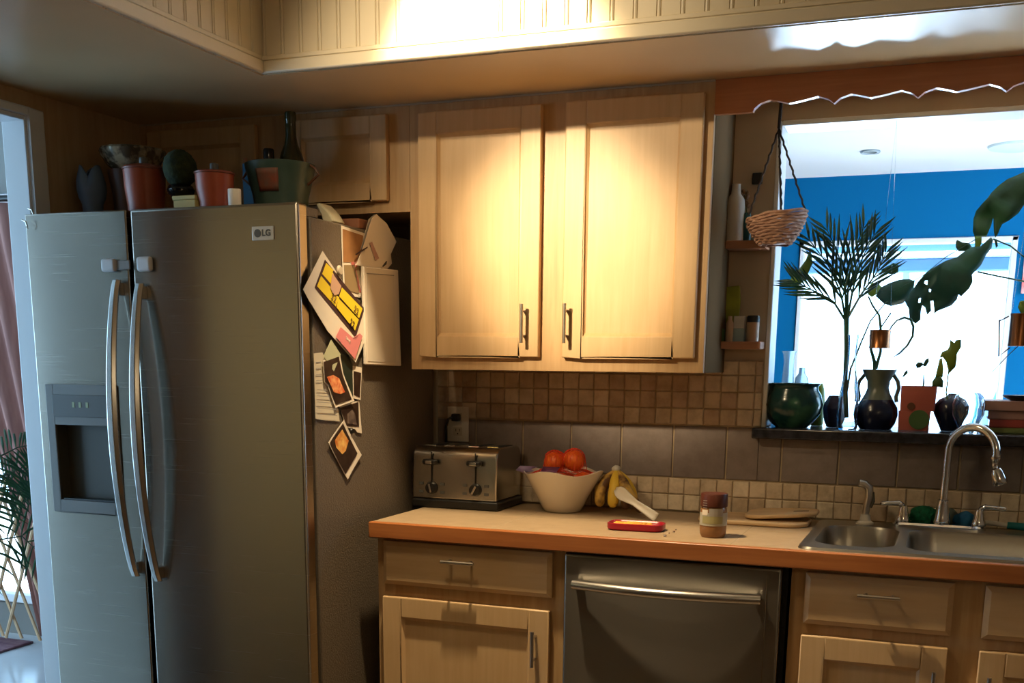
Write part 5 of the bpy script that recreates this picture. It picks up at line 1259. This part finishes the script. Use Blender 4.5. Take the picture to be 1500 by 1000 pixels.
leafpoly('leaf', [(1500, 250), (1490, 255), (1475, 262), (1462, 272), (1452, 282), (1447, 290), (1440, 297), (1430, 308), (1426, 320), (1425, 338), (1428, 346), (1438, 346), (1445, 346), (1452, 330), (1455, 318), (1456, 340), (1458, 348), (1462, 342), (1468, 328), (1478, 323), (1492, 312), (1500, 300), (1515, 280), (1520, 255)], YM+.02, 'leaf', mp_, .03)
leafpoly('leaf', [(1428, 346), (1438, 346), (1438, 356), (1434, 364), (1428, 362)], YM+.02, 'leafy', mp_, .004)
leafpoly('leaf', [(1400, 355), (1402, 351), (1410, 355), (1420, 356), (1424, 362), (1414, 368), (1404, 368), (1400, 362)], YM+.03, 'leaf', mp_, .006)
leafpoly('leaf', [(1456, 350), (1460, 350), (1462, 360), (1459, 363)], YM+.02, 'leaf', mp_, .003)
leafpoly('leaf', [(1290, 395), (1301, 389), (1309, 385), (1316, 388), (1316, 398), (1310, 402), (1300, 401)], YM+.05, 'leaf', mp_, .006)
leafpoly('leaf', [(1271, 421), (1277, 414), (1286, 413), (1291, 420), (1285, 430), (1277, 435), (1271, 431)], YM+.04, 'leafy', mp_, .006)
leafpoly('leaf', [(1500, 440), (1494, 441), (1491, 450), (1495, 458), (1505, 460), (1515, 450)], YM, 'leafy', mp_, .006)
mb = MB()
hub = Vector((1.95, .55, .3))
for pts in ([(1345, 412), (1330, 424)], ):
    pass
def petiole(mb, px, Y, r=.004):
    pts = [at(u, v, Y=Y) for u, v in px]; e = pts[-1]; mid = Vector((hub.x-.1, hub.y-.1, e.z*.6+.3))
    mb.tube([*pts, e.lerp(mid, .5)+Vector((.05, 0, .06)), mid, hub], [r*.7]*len(pts)+[r, r*1.2, r*1.4], 8)
petiole(mb, [(1432, 398), (1460, 404), (1500, 412), (1540, 420)], YM, .0034)
petiole(mb, [(1455, 350), (1480, 360), (1530, 400)], YM+.02, .003)
petiole(mb, [(1500, 262), (1530, 300), (1550, 360)], YM+.02, .004)
mb.tube([at(1287, 425, Y=YM+.03), at(1310, 425, Y=YM+.02), at(1350, 405, Y=YM+.012), at(1386, 376, Y=YM+.01), at(1430, 350, Y=YM+.02)], .0012, 6)
mb.tube([at(1322, 375, Y=YM+.05), at(1302, 395, Y=YM+.05), at(1282, 440, Y=YM+.05)], .0008, 5)
mb.build('stem', 'leafb', mp_)
# red frame at far right edge of the blue wall
p = at(1499, 410, Y=YB)
tag(MB().box(p.x-.006, p.x+.25, YB-.02, YB-.0005, at(1499, 430, Y=YB).z, at(1499, 368, Y=YB).z).build('wall_picture', mat('red_white_picture', (.5, .06, .05), .5, col2=(.8, .85, .9), scale=6), None), 'red and white picture on the blue wall at the right edge', 'picture')

# ================================================================== seen through the doorway
# curtain
YC_ = YL-.12
edge = [at(u, v, Y=YC_) for v, u in ((560, -40), (640, -14), (690, 6), (760, 18), (820, 31), (870, 43), (905, 51), (932, 59))]
def edge_x(z_):
    if z_ >= edge[0].z: return edge[0].x-.3*min(1, (z_-edge[0].z))
    for a, b in zip(edge, edge[1:]):
        if b.z <= z_ <= a.z: t = (a.z-z_)/(a.z-b.z); return a.x+(b.x-a.x)*t
    return edge[-1].x
vs = []; fs = []; nz, nx = 30, 60
for j in range(nz+1):
    z_ = 2.0-(1.96)*j/nz; xa = edge_x(z_); xb = -2.15
    for i in range(nx+1):
        t = i/nx; x = xa+(xb-xa)*t; vs.append((x, YC_+.025*math.sin(t*nx*.75)+.01*math.sin(z_*3+t*9), z_))
for j in range(nz):
    for i in range(nx): fs.append((j*(nx+1)+i, j*(nx+1)+i+1, (j+1)*(nx+1)+i+1, (j+1)*(nx+1)+i))
cu = thing('curtain', 'dusky pink curtain swept to the side beyond the doorway', 'curtain', (-2.5, YC_, .04))
MB().add(vs, fs).build('cloth', 'curtain', cu, solid=.002, ang=80)
MB().tube([(-3.3, YC_, 2.02), (-2.05, YC_, 2.02)], .014, 12).build('rod', 'black', cu)
# expandable wooden gate
gt = thing('lattice_gate', 'expandable wooden lattice gate in front of the bright glass door', 'gate', (-3.0, YL-.25, .03))
mb = MB(); yg = YL-.25
gz0, gz1 = .06, .80; dxg = .11
for k in range(-8, 5):
    xk = -2.78+k*dxg
    mb.tube([(xk-.30, yg, gz1), (xk, yg, gz0)], .0075, 6); mb.tube([(xk-.30, yg-.015, gz0), (xk, yg-.015, gz1)], .0075, 6)
mb.build('lattice', 'gatew', gt)
# rug
tag(MB().box(-4.0, -2.62, .25, .78, .0005, .012).build('rug', 'rug', None, bevel=.004), 'plum patterned rug on the pale floor by the gate', 'rug')
# palm beyond doorway
pb = at(-70, 985, Z=0); pot_c = (-2.35, -.25)
pp_ = thing('potted_palm', 'feathery green palm just beyond the doorway', 'plant', (pot_c[0], pot_c[1], 0))
MB().lathe([(0, 0), (.12, 0), (.15, .22), (.155, .24), (.14, .24), (.13, .2), (0, .2)], (pot_c[0], pot_c[1], 0), 32, cap=False).build('pot', 'terram', pp_)
lf = MB(); stx = MB(); XP = -1.75
def frond2(spine, n, ln, wid, m1, m2, down=.2):
    def ev(t):
        x = t*(len(spine)-1); i = min(int(x), len(spine)-2); return spine[i].lerp(spine[i+1], x-i)
    m2.tube([ev(i/10) for i in range(11)], [.004*(1-.7*i/10)+.0006 for i in range(11)], 6)
    vd = (CAM-spine[-1]).normalized()
    for i in range(n):
        t = .25+.75*i/(n-1); p = ev(t); tg = (ev(min(1, t+.03))-ev(max(0, t-.03))).normalized(); perp = tg.cross(vd).normalized()
        for sg in (-1, 1):
            l = ln*random.uniform(.8, 1.1)*(1-.4*abs(t-.5)); d = (tg*.75+perp*sg*.8+Vector((0, 0, -down))).normalized()
            w = d.cross(vd).normalized(); q = [p, p+d*l*.4, p+d*l*.75+Vector((0, 0, -.01)), p+d*l+Vector((0, 0, -.03))]
            m1.add([q[0]-w*wid*.3, q[0]+w*wid*.3, q[1]-w*wid, q[1]+w*wid, q[2]-w*wid*.8, q[2]+w*wid*.8, q[3]], [(0, 1, 3, 2), (2, 3, 5, 4), (4, 5, 6)])
hub2 = Vector((pot_c[0], pot_c[1], .22))
for (px, nn) in (([(-30, 700), (0, 668), (26, 655), (44, 652)], 9), ([(-30, 740), (0, 700), (25, 688), (50, 696)], 11), ([(-40, 760), (-5, 715), (20, 712), (50, 745)], 8), ([(-40, 830), (0, 790), (32, 785), (56, 808)], 6)):
    spn = [at(u, v, X=XP-.15*i/3) for i, (u, v) in enumerate(px)]
    frond2([hub2, hub2.lerp(spn[0], .6)+Vector((0, 0, .08))]+spn, nn*2, .17, .0048, lf, stx)
stx.build('stems', 'stem', pp_); lf.build('leaflets', 'leaf', pp_, solid=.0006)

# ================================================================== hook on the casing
for (u, v) in ((41, 305), (32, 322)):
    p = at(u, v, X=XW+.0145)
    tag(MB().tube([p, p+Vector((.012, 0, -.004)), p+Vector((.016, 0, -.014)), p+Vector((.014, .004, -.02)), p+Vector((.008, .004, -.018))], .0022, 8).build('wall_hook', 'nickel'), 'small metal hook screwed to the white door casing', 'hook', 'hooks on the door casing')

# ================================================================== LIGHT
W = bpy.data.worlds.new('world'); bpy.context.scene.world = W; W.use_nodes = True
nt = W.node_tree; bg = nt.nodes['Background']
bg.inputs['Color'].default_value = (.42, .71, 1, 1); bg.inputs['Strength'].default_value = 8
def lamp(name, typ, loc, energy, col, **k):
    d = bpy.data.lights.new(name, typ); d.energy = energy; d.color = col
    for a, v in k.items(): setattr(d, a, v)
    o = bpy.data.objects.new(name, d); C.objects.link(o); o.location = loc; return o
def aim(o, tgt): o.rotation_euler = (Vector(tgt)-o.location).to_track_quat('-Z', 'Y').to_euler()
WARM = (1, .77, .46)
a = lamp('spot_lamp', 'SPOT', (-.20, -2.2, 2.40), 105, WARM, spot_size=math.radians(40), spot_blend=1, shadow_soft_size=.03); aim(a, (.42, -.3, 1.80))
a2 = lamp('spot_lamp', 'SPOT', (-.17, -2.2, 2.40), 420, WARM, spot_size=math.radians(20), spot_blend=1, shadow_soft_size=.03); aim(a2, (.38, -.3, 1.62))
b = lamp('spot_lamp', 'SPOT', (.15, -1.35, 2.42), 25, WARM, spot_size=math.radians(120), spot_blend=.7, shadow_soft_size=.12); aim(b, (.7, -.35, .9))
f = lamp('spot_lamp', 'SPOT', (.26, -.86, 2.42), 170, WARM, spot_size=math.radians(75), spot_blend=.5, shadow_soft_size=.03); aim(f, (.31, -.69, 2.05))
sun = lamp('sun', 'SUN', (6, 1.7, 5), 52, (.85, .93, 1), angle=math.radians(1)); aim(sun, (6-1, 1.7, 5-.84))
h = lamp('spot_lamp', 'SPOT', (1.2, -2.6, 2.40), 120, WARM, spot_size=math.radians(46), spot_blend=1, shadow_soft_size=.05); aim(h, (-.98, -2.15, 1.45))  # spot added to brighten the left wall that the refrigerator mirrors
g = lamp('fill_light', 'POINT', (2.0, -2.9, 1.75), 7, WARM, shadow_soft_size=.15)  # unseen point light added to lift the shadows
gl = lamp('sun_glint', 'SPOT', (.62, 4.3, .68), 380, (.50, .74, 1), spot_size=math.radians(13), spot_blend=.8, shadow_soft_size=.13); aim(gl, (1.17, -.6, 2.03))
# daylight portals at the openings
def portal(loc, rot, sx_, sy_):
    o = lamp('portal', 'AREA', loc, 1, (1, 1, 1), shape='RECTANGLE', size=sx_, size_y=sy_); o.data.cycles.is_portal = True; o.rotation_euler = rot
portal(((wx0+wx1)/2, YB+.13, (wz0+wz1)/2), (-PI/2, 0, 0), wx1-wx0, wz1-wz0)
portal((3.52, 1.7, 1.22), (0, PI/2, 0), 1.85, 2.4)
portal(((gx0+gx1)/2, YL+.11, 1.1), (-PI/2, 0, 0), gx1-gx0, 1.9)
portal((-5.12, -1.1, 1.25), (0, -PI/2, 0), 1.9, 3.0)
portal((-3.85, -2.72, 1.25), (PI/2, 0, 0), 1.9, 1.9)
vs_ = bpy.context.scene.view_settings
bpy.context.scene.display_settings.display_device = 'sRGB'
vs_.view_transform = 'Standard'; vs_.look = 'None'; vs_.gamma = 1; vs_.use_curve_mapping = False; vs_.exposure = 0
bpy.context.scene.cycles.max_bounces = 10; bpy.context.scene.cycles.diffuse_bounces = 5; bpy.context.scene.cycles.sample_clamp_indirect = 6
bpy.context.scene.cycles.use_denoising = True
bpy.context.scene.cycles.caustics_reflective = False
